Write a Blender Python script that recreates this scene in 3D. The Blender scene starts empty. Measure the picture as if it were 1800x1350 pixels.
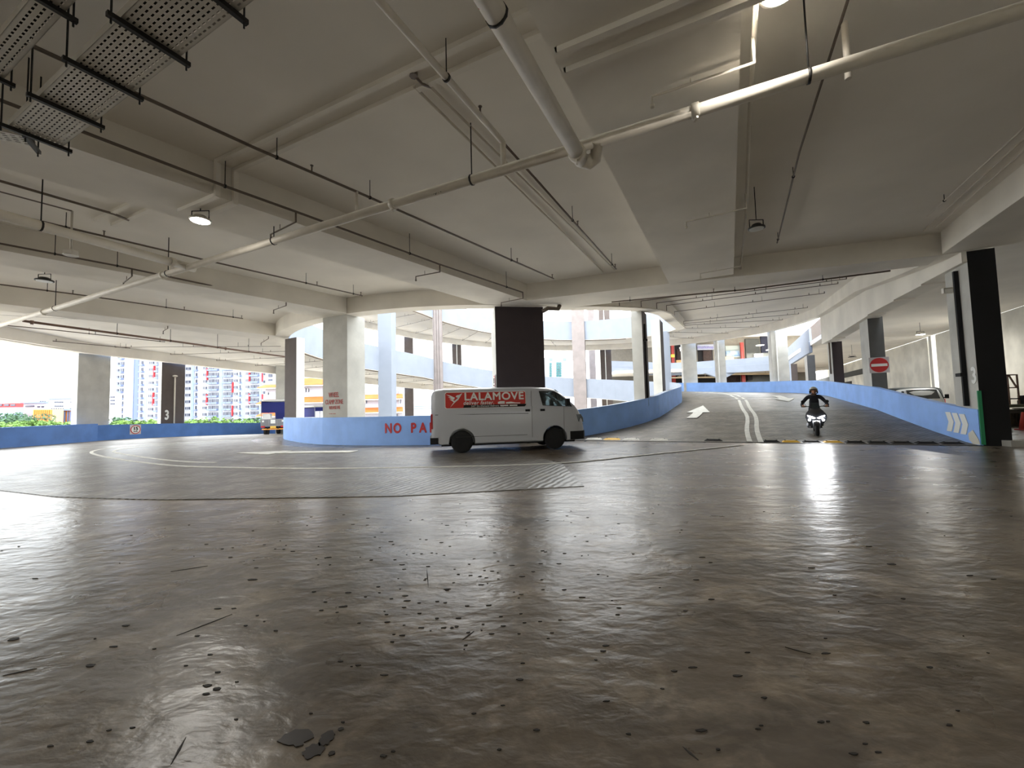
import bpy, bmesh, math, random
from math import sin, cos, pi, radians, hypot, atan2
from mathutils import Vector, Matrix
random.seed(7)
SC = bpy.context.scene
COL = SC.collection
# ------------------------------------------------------------------ camera, sky, exposure
F = 720.0; CAM_H = 1.40
PITCH = math.atan(40.5 / F); ROLL = 0.025
cam_data = bpy.data.cameras.new('camera'); cam = bpy.data.objects.new('camera', cam_data); COL.objects.link(cam)
cam_data.sensor_fit = 'HORIZONTAL'; cam_data.sensor_width = 36.0; cam_data.lens = 36.0 * F / 1800.0
cam_data.clip_start = 0.05; cam_data.clip_end = 3000
_f = Vector((0, cos(PITCH), sin(PITCH))); _u0 = Vector((0, -sin(PITCH), cos(PITCH))); _r0 = Vector((1, 0, 0))
_r = cos(ROLL) * _r0 - sin(ROLL) * _u0; _u = sin(ROLL) * _r0 + cos(ROLL) * _u0
cam.matrix_world = Matrix(((_r.x, _u.x, -_f.x, 0), (_r.y, _u.y, -_f.y, 0), (_r.z, _u.z, -_f.z, CAM_H), (0, 0, 0, 1)))
SC.camera = cam
SC.view_settings.view_transform = 'Standard'; SC.view_settings.look = 'None'
SC.view_settings.gamma = 1.0; SC.view_settings.use_curve_mapping = False
SC.view_settings.exposure = 1.97
world = bpy.data.worlds.new('sky'); SC.world = world; world.use_nodes = True
wn = world.node_tree.nodes; wl = world.node_tree.links; wn.clear()
w_out = wn.new('ShaderNodeOutputWorld'); w_bg = wn.new('ShaderNodeBackground'); w_tc = wn.new('ShaderNodeTexCoord')
w_no = wn.new('ShaderNodeTexNoise'); w_no.inputs['Scale'].default_value = 2.2; w_no.inputs['Detail'].default_value = 5
w_mp = wn.new('ShaderNodeMapping'); w_mp.inputs['Scale'].default_value = (1, 1, 3.0)
w_cr = wn.new('ShaderNodeValToRGB')
w_cr.color_ramp.elements[0].position = 0.35; w_cr.color_ramp.elements[0].color = (0.80, 0.89, 0.95, 1)
w_cr.color_ramp.elements[1].position = 0.62; w_cr.color_ramp.elements[1].color = (1.0, 0.99, 0.96, 1)
wl.new(w_tc.outputs['Generated'], w_mp.inputs['Vector']); wl.new(w_mp.outputs['Vector'], w_no.inputs['Vector'])
wl.new(w_no.outputs['Fac'], w_cr.inputs['Fac']); wl.new(w_cr.outputs['Color'], w_bg.inputs['Color'])
SKY = 2.1
w_bg.inputs['Strength'].default_value = SKY
wl.new(w_bg.outputs['Background'], w_out.inputs['Surface'])

def G(x, y, z=0.0):
    """point of the level z that the picture's pixel (1800x1350 frame) looks at: used to take plan positions off the photograph"""
    d = _f + _r * ((x - 900) / F) + _u * ((675 - y) / F)
    t = (z - CAM_H) / d.z
    return (d.x * t, d.y * t)
def D(x, y, Y):
    d = _f + _r * ((x - 900) / F) + _u * ((675 - y) / F)
    t = Y / d.y
    return Vector((d.x * t, Y, CAM_H + d.z * t))

# ------------------------------------------------------------------ materials
def lin(c):
    return tuple((v / 12.92 if v <= 0.04045 else ((v + 0.055) / 1.055) ** 2.4) for v in (x / 255.0 for x in c)) + (1.0,)
MATS = {}
def mat(name, rgb, rough=0.7, metal=0.0, var=0.0, scale=3.0, bump=0.0, bscale=20.0, emit=0.0, trans=0.0, spec=0.5, rgb2=None, detail=6, stretch=None, coat=0.0):
    if name in MATS: return MATS[name]
    m = bpy.data.materials.new(name); m.use_nodes = True
    n = m.node_tree.nodes; l = m.node_tree.links; b = n['Principled BSDF']
    c = lin(rgb)
    b.inputs['Base Color'].default_value = c; b.inputs['Roughness'].default_value = rough; b.inputs['Metallic'].default_value = metal
    b.inputs['Specular IOR Level'].default_value = spec
    if coat: b.inputs['Coat Weight'].default_value = coat
    if trans: b.inputs['Transmission Weight'].default_value = trans
    if emit:
        b.inputs['Emission Color'].default_value = c; b.inputs['Emission Strength'].default_value = emit
    tc = n.new('ShaderNodeTexCoord'); mp = n.new('ShaderNodeMapping'); l.new(tc.outputs['Object'], mp.inputs['Vector'])
    if stretch: mp.inputs['Scale'].default_value = stretch
    if var or rgb2:
        no = n.new('ShaderNodeTexNoise'); no.inputs['Scale'].default_value = scale; no.inputs['Detail'].default_value = detail
        l.new(mp.outputs['Vector'], no.inputs['Vector'])
        cr = n.new('ShaderNodeValToRGB'); cr.color_ramp.elements[0].position = 0.35; cr.color_ramp.elements[1].position = 0.65
        c2 = lin(rgb2) if rgb2 else tuple(max(0, v * (1 - var)) for v in c[:3]) + (1,)
        c1 = c if rgb2 else tuple(min(1, v * (1 + var * .6)) for v in c[:3]) + (1,)
        cr.color_ramp.elements[0].color = c2; cr.color_ramp.elements[1].color = c1
        l.new(no.outputs['Fac'], cr.inputs['Fac']); l.new(cr.outputs['Color'], b.inputs['Base Color'])
    if bump:
        nb = n.new('ShaderNodeTexNoise'); nb.inputs['Scale'].default_value = bscale; nb.inputs['Detail'].default_value = 4
        l.new(mp.outputs['Vector'], nb.inputs['Vector'])
        bp = n.new('ShaderNodeBump'); bp.inputs['Strength'].default_value = bump; bp.inputs['Distance'].default_value = 0.02
        l.new(nb.outputs['Fac'], bp.inputs['Height']); l.new(bp.outputs['Normal'], b.inputs['Normal'])
    MATS[name] = m
    return m

def floor_mat(name, dark, light, rough, wave):
    m = bpy.data.materials.new(name); m.use_nodes = True
    n = m.node_tree.nodes; l = m.node_tree.links; b = n['Principled BSDF']
    tc = n.new('ShaderNodeTexCoord')
    def noise(scale, detail=6, stretch=(1, 1, 1), rot=0.0, dist=0.0, rough_=0.5):
        mp = n.new('ShaderNodeMapping'); mp.inputs['Scale'].default_value = stretch; mp.inputs['Rotation'].default_value = (0, 0, rot)
        l.new(tc.outputs['Object'], mp.inputs['Vector'])
        no = n.new('ShaderNodeTexNoise'); no.inputs['Scale'].default_value = scale; no.inputs['Detail'].default_value = detail
        no.inputs['Distortion'].default_value = dist; no.inputs['Roughness'].default_value = rough_
        l.new(mp.outputs['Vector'], no.inputs['Vector']); return no.outputs['Fac']
    def ramp(src, p0, p1, c0=(0, 0, 0, 1), c1=(1, 1, 1, 1)):
        r = n.new('ShaderNodeValToRGB'); r.color_ramp.elements[0].position = p0; r.color_ramp.elements[1].position = p1
        r.color_ramp.elements[0].color = c0; r.color_ramp.elements[1].color = c1; l.new(src, r.inputs['Fac']); return r.outputs['Color']
    def mixc(fac, a, bb, mode='MIX', f=None):
        x = n.new('ShaderNodeMix'); x.data_type = 'RGBA'; x.blend_type = mode
        if fac is None: x.inputs['Factor'].default_value = f
        else: l.new(fac, x.inputs['Factor'])
        for s, v in ((6, a), (7, bb)):
            if hasattr(v, 'links'): l.new(v, x.inputs[s])
            else: x.inputs[s].default_value = v
        return x.outputs[2]
    base = ramp(noise(0.45, 7, dist=0.3), 0.32, 0.70, lin(dark), lin(light))
    c = mixc(ramp(noise(2.3, 9, stretch=(1, 1.3, 1), rot=0.5, dist=0.5, rough_=0.68), 0.48, 0.64, (0, 0, 0, 1), (.85, .85, .85, 1)), base, lin(tuple(min(255, int(v * 1.22)) for v in light)))
    c = mixc(ramp(noise(0.9, 8, stretch=(1, 1.6, 1), rot=-0.7, dist=0.6, rough_=0.6), 0.50, 0.70, (0, 0, 0, 1), (0.75, 0.75, 0.75, 1)), c, lin(tuple(int(v * 0.72) for v in dark)))
    grain = ramp(noise(26.0, 4), 0.3, 0.7, (.90, .90, .90, 1), (1.06, 1.06, 1.06, 1)); c = mixc(None, c, grain, 'MULTIPLY', 1.0)
    spots = ramp(noise(7.0, 3, stretch=(1, 1.4, 1), rot=1.0), 0.72, 0.78, (0, 0, 0, 1), (0.6, 0.6, 0.6, 1))
    c = mixc(spots, c, lin(tuple(int(v * 0.45) for v in dark)))
    l.new(c, b.inputs['Base Color'])
    rr = n.new('ShaderNodeMapRange'); rr.inputs['To Min'].default_value = rough - 0.07; rr.inputs['To Max'].default_value = rough + 0.12
    l.new(noise(1.3, 8, stretch=(1, 1.3, 1), dist=0.4), rr.inputs['Value']); l.new(rr.outputs['Result'], b.inputs['Roughness'])
    b.inputs['Specular IOR Level'].default_value = 0.55
    bp = n.new('ShaderNodeBump'); bp.inputs['Strength'].default_value = 0.6; bp.inputs['Distance'].default_value = 0.012
    bp2 = n.new('ShaderNodeBump'); bp2.inputs['Strength'].default_value = 0.8; bp2.inputs['Distance'].default_value = 0.02
    l.new(noise(9.0, 7, stretch=(0.7, 1.2, 1), rot=0.35, dist=0.3), bp.inputs['Height'])
    l.new(noise(2.2, 4, stretch=(0.6, 1.2, 1), rot=0.2), bp2.inputs['Height'])
    l.new(bp2.outputs['Normal'], bp.inputs['Normal'])
    if wave:   # raked grooves that run across the ramp
        wv = n.new('ShaderNodeTexWave'); wv.wave_type = 'RINGS' if wave == 'rings' else 'BANDS'; wv.bands_direction = 'X'
        wv.inputs['Scale'].default_value = 2.2; wv.inputs['Distortion'].default_value = 3.5; wv.inputs['Detail'].default_value = 3; wv.inputs['Detail Scale'].default_value = 1.5
        mp = n.new('ShaderNodeMapping'); mp.inputs['Rotation'].default_value = (0, 0, wave if isinstance(wave, float) else 0)
        l.new(tc.outputs['Object'], mp.inputs['Vector']); l.new(mp.outputs['Vector'], wv.inputs['Vector'])
        b3 = n.new('ShaderNodeBump'); b3.inputs['Strength'].default_value = 0.35; b3.inputs['Distance'].default_value = 0.02
        l.new(wv.outputs['Fac'], b3.inputs['Height']); l.new(bp.outputs['Normal'], b3.inputs['Normal']); l.new(b3.outputs['Normal'], b.inputs['Normal'])
    else:
        l.new(bp.outputs['Normal'], b.inputs['Normal'])
    return m

M_FLOOR = floor_mat('worn_concrete_floor', (84, 74, 62), (118, 107, 93), 0.27, None)
M_GROOVE = floor_mat('grooved_concrete', (98, 93, 86), (120, 115, 107), 0.36, 0.45)
M_RAMP = floor_mat('ramp_concrete', (76, 70, 62), (104, 97, 87), 0.46, 1.1)
M_CEIL = mat('painted_soffit', (238, 232, 221), 0.9, var=0.06, scale=0.5, bump=0.15, bscale=3)
M_BEAM = mat('painted_beam', (234, 228, 217), 0.9, var=0.08, scale=0.7, bump=0.15, bscale=3)
M_COLC = mat('bare_column_concrete', (192, 190, 183), 0.85, var=0.12, scale=1.3, bump=0.3, bscale=5)
M_BROWN = mat('dark_brown_paint', (88, 78, 74), 0.7, var=0.10, scale=2)
M_COLV = mat('darkened_pinkish_column', (128, 120, 118), 0.85, var=.12, scale=1.3)  # column colour darkened against the strong sky light in the void
M_DGREY = mat('dark_grey_column_paint', (92, 92, 92), 0.7, var=0.10, scale=2)
M_MAROON = mat('blackish_maroon_paint', (52, 42, 46), 0.6, var=0.10, scale=2)
M_BLACK = mat('soot_black_paint', (11, 11, 13), 0.8, var=0.25, scale=3)
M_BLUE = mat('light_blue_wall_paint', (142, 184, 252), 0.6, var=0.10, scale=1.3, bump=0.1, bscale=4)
M_DBLUE = mat('backlit_blue_wall_paint', (80, 124, 192), 0.6, var=0.14, scale=1.1, bump=0.1, bscale=4)  # the light blue paint, darkened to stand in for the backlit left side
M_BAND = mat("pale_blue_band_paint", (124, 131, 143), 0.7, var=0.05, scale=1.0)
M_WHITEW = mat('dirty_white_wall', (214, 210, 198), 0.85, var=0.16, scale=0.8, detail=10)
M_PIPE = mat('painted_pipe', (212, 204, 190), 0.5, var=0.06, scale=4)
M_PIPED = mat('thin_brown_pipe', (110, 98, 88), 0.5, metal=0.3)
M_ROD = mat('dark_steel_rod', (46, 44, 42), 0.5, metal=0.6)
M_WPAINT = mat('white_road_paint', (216, 214, 206), 0.7, var=0.15, scale=6)
M_WHITE = mat('white_paint', (232, 232, 228), 0.5)
M_RED = mat('red_paint', (190, 42, 44), 0.5)
M_GALV = mat('galvanised_metal', (196, 190, 178), 0.45, metal=0.35, var=0.08, scale=4)
M_LAMP = mat('lit_lamp_lens', (255, 250, 240), 0.4, emit=14)
M_LENS = mat('unlit_lamp_lens', (190, 190, 184), 0.3)
M_GREEN = mat('green_paint', (40, 140, 92), 0.6)
M_RUBBER = mat('black_rubber', (26, 26, 27), 0.8, var=0.2, scale=8)
M_YELLOW = mat('yellow_reflector_paint', (232, 184, 64), 0.6)
M_GLASS = mat('tinted_window_glass', (40, 48, 52), 0.08, spec=0.8)

# ------------------------------------------------------------------ mesh helpers
class MB:
    def __init__(s): s.v = []; s.f = []; s.m = []; s.sm = []
    def add(s, vs, fs, mi=0, smooth=False):
        o = len(s.v); s.v += [tuple(p) for p in vs]
        for f in fs: s.f.append(tuple(i + o for i in f)); s.m.append(mi); s.sm.append(smooth)
    def box(s, c, size, rz=0.0, mi=0, R=None):
        hx, hy, hz = (x / 2 for x in size); vs = []
        Rm = R if R is not None else Matrix.Rotation(rz, 3, 'Z')
        for dz in (-hz, hz):
            for dx, dy in ((-hx, -hy), (hx, -hy), (hx, hy), (-hx, hy)):
                vs.append(Vector(c) + Rm @ Vector((dx, dy, dz)))
        s.add(vs, [(0, 3, 2, 1), (4, 5, 6, 7), (0, 1, 5, 4), (1, 2, 6, 5), (2, 3, 7, 6), (3, 0, 4, 7)], mi)
    def bar(s, a, b, w, h, mi=0, up=(0, 0, 1)):
        a, b = Vector(a), Vector(b); d = (b - a); L = d.length; d.normalize()
        u = Vector(up); x = d.cross(u)
        if x.length < 1e-4: x = d.cross(Vector((1, 0, 0)))
        x.normalize(); z = x.cross(d)
        s.box((a + b) / 2, (w, L, h), R=Matrix((x, d, z)).transposed(), mi=mi)
    def prism(s, poly, z0, z1, mi=0, side=None):
        n = len(poly); area = sum(poly[i][0] * poly[(i + 1) % n][1] - poly[(i + 1) % n][0] * poly[i][1] for i in range(n))
        if area < 0: poly = poly[::-1]
        zz0 = z0 if hasattr(z0, '__len__') else [z0] * n; zz1 = z1 if hasattr(z1, '__len__') else [z1] * n
        vs = [(p[0], p[1], zz0[i]) for i, p in enumerate(poly)] + [(p[0], p[1], zz1[i]) for i, p in enumerate(poly)]
        s.add(vs, [tuple(range(n - 1, -1, -1)), tuple(range(n, 2 * n))], mi)
        o = len(s.v) - 2 * n
        for i in range(n):
            j = (i + 1) % n; s.f.append((o + i, o + j, o + n + j, o + n + i)); s.m.append(mi if side is None else side); s.sm.append(False)
    def tube(s, pts, r, n=8, mi=0, caps=True):
        pts = [Vector(p) for p in pts]; rings = []
        for i, p in enumerate(pts):
            d = (pts[min(i + 1, len(pts) - 1)] - pts[max(i - 1, 0)]).normalized()
            if 0 < i < len(pts) - 1:
                a = (p - pts[i - 1]).normalized(); b = (pts[i + 1] - p).normalized()
                d = (a + b).normalized() if (a + b).length > 1e-4 else a
            x = d.cross(Vector((0, 0, 1)))
            if x.length < 1e-3: x = d.cross(Vector((0, 1, 0)))
            x.normalize(); y = d.cross(x)
            rr = r[i] if hasattr(r, '__len__') else r
            rings.append([p + (x * cos(2 * pi * k / n) + y * sin(2 * pi * k / n)) * rr for k in range(n)])
        vs = [q for rg in rings for q in rg]; fs = []
        for i in range(len(pts) - 1):
            for k in range(n):
                k2 = (k + 1) % n; fs.append((i * n + k, i * n + k2, (i + 1) * n + k2, (i + 1) * n + k))
        s.add(vs, fs, mi, True)
        if caps:
            o = len(s.v) - len(vs)
            s.f.append(tuple(o + k for k in range(n))[::-1]); s.f.append(tuple(o + (len(pts) - 1) * n + k for k in range(n)))
            s.m += [mi, mi]; s.sm += [False, False]
    def lathe(s, prof, c=(0, 0, 0), n=20, mi=0, axis='Z', smooth=True, R=None):
        vs = []; fs = []
        for r, h in prof:
            for k in range(n):
                a = 2 * pi * k / n
                p = Vector((r * cos(a), r * sin(a), h))
                if axis == 'Y': p = Vector((p.x, p.z, -p.y))
                if axis == 'X': p = Vector((p.z, p.x, p.y))
                if R is not None: p = R @ p
                vs.append(Vector(c) + p)
        for i in range(len(prof) - 1):
            for k in range(n):
                k2 = (k + 1) % n; fs.append((i * n + k, i * n + k2, (i + 1) * n + k2, (i + 1) * n + k))
        s.add(vs, fs, mi, smooth); o = len(s.v) - len(vs)
        s.f.append(tuple(o + k for k in range(n))[::-1]); s.f.append(tuple(o + (len(prof) - 1) * n + k for k in range(n)))
        s.m += [mi, mi]; s.sm += [False, False]
    def build(s, name, mats, parent=None, label=None, cat=None, group=None, kind=None, local=False, loc=None):
        if not isinstance(mats, (list, tuple)): mats = [mats]
        me = bpy.data.meshes.new(name)
        if local: org = Vector((0, 0, 0))
        elif parent is not None: org = origin_of(parent)
        elif loc is not None: org = Vector(loc)
        else:
            xs = [p[0] for p in s.v]; ys = [p[1] for p in s.v]; zs = [p[2] for p in s.v]
            org = Vector(((min(xs) + max(xs)) / 2, (min(ys) + max(ys)) / 2, min(zs)))
        if kind == 'structure' and parent is None: org = Vector((0, 0, 0))
        me.from_pydata([(p[0] - org.x, p[1] - org.y, p[2] - org.z) for p in s.v], [], s.f)
        for m in mats: me.materials.append(m)
        me.polygons.foreach_set('material_index', s.m); me.polygons.foreach_set('use_smooth', s.sm)
        me.update()
        bm = bmesh.new(); bm.from_mesh(me); bmesh.ops.recalc_face_normals(bm, faces=bm.faces); bm.to_mesh(me); bm.free()
        o = bpy.data.objects.new(name, me); COL.objects.link(o)
        if parent is not None: o.parent = parent
        elif not local: o.location = org
        tag(o, label, cat, group, kind)
        return o
def origin_of(o):
    p = Vector(o.location)
    while o.parent: o = o.parent; p = p + Vector(o.location)
    return p
def tag(o, label=None, cat=None, group=None, kind=None):
    if label: o['label'] = label
    if cat: o['category'] = cat
    if group: o['group'] = group
    if kind: o['kind'] = kind
    return o
def thing(name, loc, label, cat, group=None, rz=0.0):
    o = bpy.data.objects.new(name, None); COL.objects.link(o); o.location = loc; o.rotation_euler = (0, 0, rz); o.empty_display_size = 0.2
    return tag(o, label, cat, group)
def copy_tree(o, parent=None):
    c = o.copy(); COL.objects.link(c)
    if parent is not None: c.parent = parent
    for ch in list(o.children): copy_tree(ch, c)
    return c
def text_mesh(name, txt, size, m, parent, loc, R, bold=0.012, kind=None, ext=0.004, local=False, align='CENTER', xs=1.0, shear=0.0, space=1.0):
    cu = bpy.data.curves.new(name, 'FONT'); cu.body = txt; cu.size = size; cu.extrude = ext; cu.align_x = align; cu.align_y = 'CENTER'; cu.shear = shear; cu.space_character = space
    t = bpy.data.objects.new(name, cu); COL.objects.link(t)
    dg = bpy.context.evaluated_depsgraph_get(); me = bpy.data.meshes.new_from_object(t.evaluated_get(dg)); bpy.data.objects.remove(t)
    if bold:   # thicken the strokes: copies of the lettering shifted by a hair
        bm = bmesh.new(); b_ = bold * size * 1.3
        for i_, (dx, dy) in enumerate(((0, 0), (b_, 0), (-b_, 0), (0, b_), (0, -b_))):
            m2 = me.copy(); m2.transform(Matrix.Translation((dx, dy, i_ * .0004))); bm.from_mesh(m2); bpy.data.meshes.remove(m2)
        bm.to_mesh(me); bm.free()
    me.transform(Matrix.Diagonal((xs, 1, 1, 1)))
    org = Vector((0, 0, 0)) if (local or parent is None) else origin_of(parent)
    me.transform(Matrix.Translation(Vector(loc) - org) @ R.to_4x4())
    me.materials.clear(); me.materials.append(m)
    o = bpy.data.objects.new(name, me); COL.objects.link(o)
    if parent is not None: o.parent = parent
    if kind: o['kind'] = kind
    return o
def face_R(nx, ny, nz=0.0):
    """rotation that stands a drawing up so that it faces (nx, ny)"""
    nrm = Vector((nx, ny, nz)).normalized(); up = Vector((0, 0, 1)) if abs(nz) < 0.9 else Vector((0, 1, 0))
    x = up.cross(nrm).normalized(); y = nrm.cross(x)
    return Matrix((x, y, nrm)).transposed()

# ------------------------------------------------------------------ plan of the building
ZC, ZB = 6.15, 5.50                       # slab underside, beam underside
C1 = Vector((-2.1, 28.6)); AX = Vector((0.469, 0.883)); NV = Vector((0.883, -0.469)); C2 = C1 + AX * 8.0
RI = 12.0                                 # inner edge of the spiral road
def interp(x, tab):
    if x <= tab[0][0]: return tab[0][1]
    for (a, va), (b, vb) in zip(tab, tab[1:]):
        if x <= b: return va + (vb - va) * (x - a) / (b - a)
    return tab[-1][1]
# u runs along the spiral: 0..43.6 round the south-east bend, 43.6..53.6 straight, then 180 of bend, 10 straight, then bend
def station(u):
    """centre of curvature, outward direction, outer radius at path parameter u (degrees of bend; the straights count 10 each)"""
    a0 = -71.6
    if u <= 43.6: c = C1; a = a0 + u
    elif u <= 53.6: c = C1 + AX * 8.0 * (u - 43.6) / 10; a = -28.0
    elif u <= 233.6: c = C2; a = -28.0 + (u - 53.6)
    elif u <= 243.6: c = C2 - AX * 8.0 * (u - 233.6) / 10; a = 152.0
    else: c = C1; a = 152.0 + (u - 243.6)
    d = Vector((cos(radians(a)), sin(radians(a))))
    ro = interp(u, [(0, 22.6), (14, 22.0), (27, 21.5), (43.6, 21.1), (53.6, 21.2), (80, 21.8), (110, 22.0), (243.6, 22.0), (248, 22.1), (266, 23.3), (278, 24.8), (288, 25.5), (300, 26)])
    if u < 43.6:   # the near bend of the outer wall is straight in plan
        p0 = Vector((13.0, 11.5)); p1 = C1 + NV * 21.1
        po = p0.lerp(p1, u / 43.6); return c, d, po
    return c, d, c + d * ro
ZT = [(0, 0), (4, .04), (14, .22), (27, .5), (43.6, .88), (53.6, 1.42), (71.6, 1.9), (96.6, 2.32), (126, 2.95), (155.6, 3.55), (191, 4.5), (220.6, 5.3), (233.6, 5.6), (243.6, 5.95), (258, 6.2), (271.6, 6.38), (290, 6.46), (300, 6.5)]
STOREY = 6.5
def road_z(u): return interp(u, ZT)
def at(u, off, frac=None):
    c, d, po = station(u)
    if frac is not None:
        pi_ = c + d * RI; return pi_.lerp(po, frac)
    return c + d * off
US = [0, 4, 9, 14, 20, 27, 35, 43.6, 48.6, 53.6] + [53.6 + 7.5 * k for k in range(1, 25)] + [238.6, 243.6] + [243.6 + 6 * k for k in range(1, 10)]
def ribbon(mb, us, k, f_in, f_out, z_lo, z_hi, mi=0):
    """swept box along the spiral; f_in/f_out give the two plan edges, z_lo/z_hi are heights above the road"""
    n = len(us); vs = []
    for u in us:
        z = road_z(u) + STOREY * k; a = f_in(u); b = f_out(u)
        vs += [(a.x, a.y, z + z_lo), (b.x, b.y, z + z_lo), (b.x, b.y, z + z_hi), (a.x, a.y, z + z_hi)]
    fs = []
    for i in range(n - 1):
        for q in range(4):
            q2 = (q + 1) % 4; fs.append((i * 4 + q, i * 4 + q2, (i + 1) * 4 + q2, (i + 1) * 4 + q))
    fs += [(3, 2, 1, 0), tuple((n - 1) * 4 + q for q in range(4))]
    mb.add(vs, fs, mi)
def inn(o): return lambda u: at(u, RI + o)
def out(o):
    def f(u):
        c, d, po = station(u); return po + (po - (c + d * RI)).normalized() * o
    return f

def ring_pts(off, a0, a1, n):
    return [C1 + Vector((cos(radians(a0 + (a1 - a0) * i / n)), sin(radians(a0 + (a1 - a0) * i / n)))) * off for i in range(n + 1)]
# floor and ceiling outline: notch for the spiral between the start line (u=0) and the end of the landing (u=297.6)
UE = 297.6
WESTW = [Vector((-26.7, 26.2)), Vector((-26.9, 21.0)), Vector((-25.2, 10.0)), Vector((-22.5, 0.0)), Vector((-18.5, -14.0))]
arc = ring_pts(RI, -154.0, -71.6, 22)            # west end of the landing round the south to the ramp start
we_in = at(UE, RI); we_out = station(UE)[2]
pout = station(0)[2]
EASTW = [Vector((13.8, 11.2)), Vector((24.2, 31.6)), Vector((30.2, 43.5)), Vector((39, 60)), Vector((52, 68)), Vector((38.1, 41.6)), Vector((22.4, 12.0)), Vector((10.4, -10.5)), Vector((4, -15))]
outline = [tuple(p) for p in arc] + [tuple(pout)] + [tuple(p) for p in EASTW] + [tuple(p) for p in WESTW[::-1]] + [tuple(we_out)]
mb = MB(); mb.prism(outline, -0.35, 0.0); floor = mb.build('floor', M_FLOOR, kind='structure')
mb = MB(); mb.prism(outline, ZC, ZC + 0.35); ceiling = mb.build('ceiling', M_CEIL, kind='structure')

# spiral decks
for k, us in ((0, US), (1, US), (-1, [u for u in US if u >= 140])):
    us2 = [u for u in us if u < 297] + [297.6]
    mb = MB(); ribbon(mb, us2, k, inn(0), out(0.05), -0.35, 0.0, 0)
    # the underside carries the soffit paint
    o = mb.build('ramp_deck', [M_RAMP, M_CEIL], kind='structure')
    for p in o.data.polygons:
        if p.normal.z < -0.5: p.material_index = 1
    mb = MB(); ribbon(mb, us2, k, inn(-0.1), inn(0.55), -1.0, -0.34); mb.build('ring_beam', M_BEAM, kind='structure')
    mb = MB(); ribbon(mb, us2, k, out(-0.45), out(0.08), -1.0 if k else -1.0, -0.34); mb.build('edge_beam', M_BEAM, kind='structure')
# parapets: inner (blue towards the road, pale towards the void), outer blue
def paint_parapet(o, m_in_idx=1):
    for p in o.data.polygons:
        c = p.center; v = Vector((c.x, c.y))
        ctr = C1 if (v - C1).dot(AX) < 0 else (C2 if (v - C2).dot(AX) > 0 else C1 + AX * (v - C1).dot(AX))
        if (v - ctr).length > 0 and Vector((p.normal.x, p.normal.y)).dot(v - ctr) < -0.2 or p.normal.z > 0.5: p.material_index = m_in_idx
for k in (-1, 0, 1):
    us2 = [u for u in US if u < 297] + [297.6]
    if k == -1: us2 = [u for u in us2 if u >= 140]
    mb = MB(); ribbon(mb, us2, k, inn(-0.14), inn(0.12), -.96, 1.15)
    o = mb.build('wall_void' if k else 'wall_ramp_inner', [M_BLUE, M_BAND], kind='structure'); paint_parapet(o)
    mb = MB(); ribbon(mb, us2, k, out(0.0), out(0.2), -.96, 1.0)
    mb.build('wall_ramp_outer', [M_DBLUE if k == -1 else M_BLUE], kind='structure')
# landing: centre wall in front of the void, ring beam above it, wall above the ceiling
def arcwall(off0, off1, z0, z1, name, mats, prof=None):
    a = ring_pts(off0, -154.0, -71.6, 40); b = ring_pts(off1, -154.0, -71.6, 40)
    if prof:
        for lst in (a, b):
            for i, p in enumerate(lst):
                ang = math.degrees(atan2(p.y - C1.y, p.x - C1.x)); lst[i] = C1 + (p - C1) * (1 + interp(ang, prof) / RI)
    mb = MB(); vs = []
    for p, q in zip(a, b): vs += [(p.x, p.y, z0), (q.x, q.y, z0), (q.x, q.y, z1), (p.x, p.y, z1)]
    fs = [(i * 4 + q, i * 4 + (q + 1) % 4, (i + 1) * 4 + (q + 1) % 4, (i + 1) * 4 + q) for i in range(40) for q in range(4)]
    fs += [(3, 2, 1, 0), tuple(160 + q for q in range(4))]
    mb.add(vs, fs); return mb.build(name, mats, kind='structure')
o = arcwall(RI - 0.14, RI + 0.12, -1.0, 1.15, 'wall_centre', [M_BLUE, M_BAND], [(-135, 0.0), (-119, 0.42), (-88, 0.42), (-74, 0.0)]); paint_parapet(o)
arcwall(RI - 0.1, RI + 0.55, ZB - .012, ZC + 0.02, 'ring_beam', M_BEAM)
o = arcwall(RI - 0.14, RI + 0.12, ZB + .04, ZC + 1.5, 'wall_void', [M_BLUE, M_BAND]); paint_parapet(o)
# outer wall on the left of the landing
mb = MB()
pts = [we_out] + WESTW
for a, b in zip(pts, pts[1:]):
    n = Vector((-(b - a).y, (b - a).x)).normalized() * -0.2
    mb.prism([tuple(a), tuple(b), tuple(b + n), tuple(a + n)], -1.0, 1.0)
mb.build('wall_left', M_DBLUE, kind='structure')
mb = MB()
for a, b in zip(pts, pts[1:]):
    n = Vector((-(b - a).y, (b - a).x)).normalized()
    mb.prism([tuple(a + n * .45), tuple(b + n * .45), tuple(b - n * .2), tuple(a - n * .2)], ZB, ZC)
mb.build('edge_beam', M_BEAM, kind='structure')
# beams under the slab
def beam(p, q, w, side=1, z0=ZB, z1=ZC + 0.01, name='ceiling_beam'):
    p, q = Vector(p), Vector(q); d = (q - p).normalized(); n = Vector((-d.y, d.x)) * side * w
    mb = MB(); mb.prism([tuple(p), tuple(q), tuple(q + n), tuple(p + n)], z0, z1); return mb.build(name, M_BEAM, kind='structure')
DB = Vector((0.600, 0.800))
beam(Vector((0.35, 15.25)) - DB * 30, Vector((0.35, 15.25)) + DB * 1.2, 1.58)
beam(Vector((-6.85, 16.95)) - DB * 34, Vector((-6.85, 16.95)), 1.54)
beam(Vector((-12.9, 21.1)) - DB * 30, Vector((-12.9, 21.1)) + DB * 1.0, 1.5)
beam(Vector((5.5, 13.9)) - Vector((.468, .884)) * 28, Vector((5.5, 13.9)) + Vector((.468, .884)) * 0.02, 1.95, side=-1)
beam(Vector((12.5, 11.6)) - Vector((.475, .88)) * 26, Vector((12.5, 11.6)), 1.9, side=-1)
mb = MB()
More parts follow.
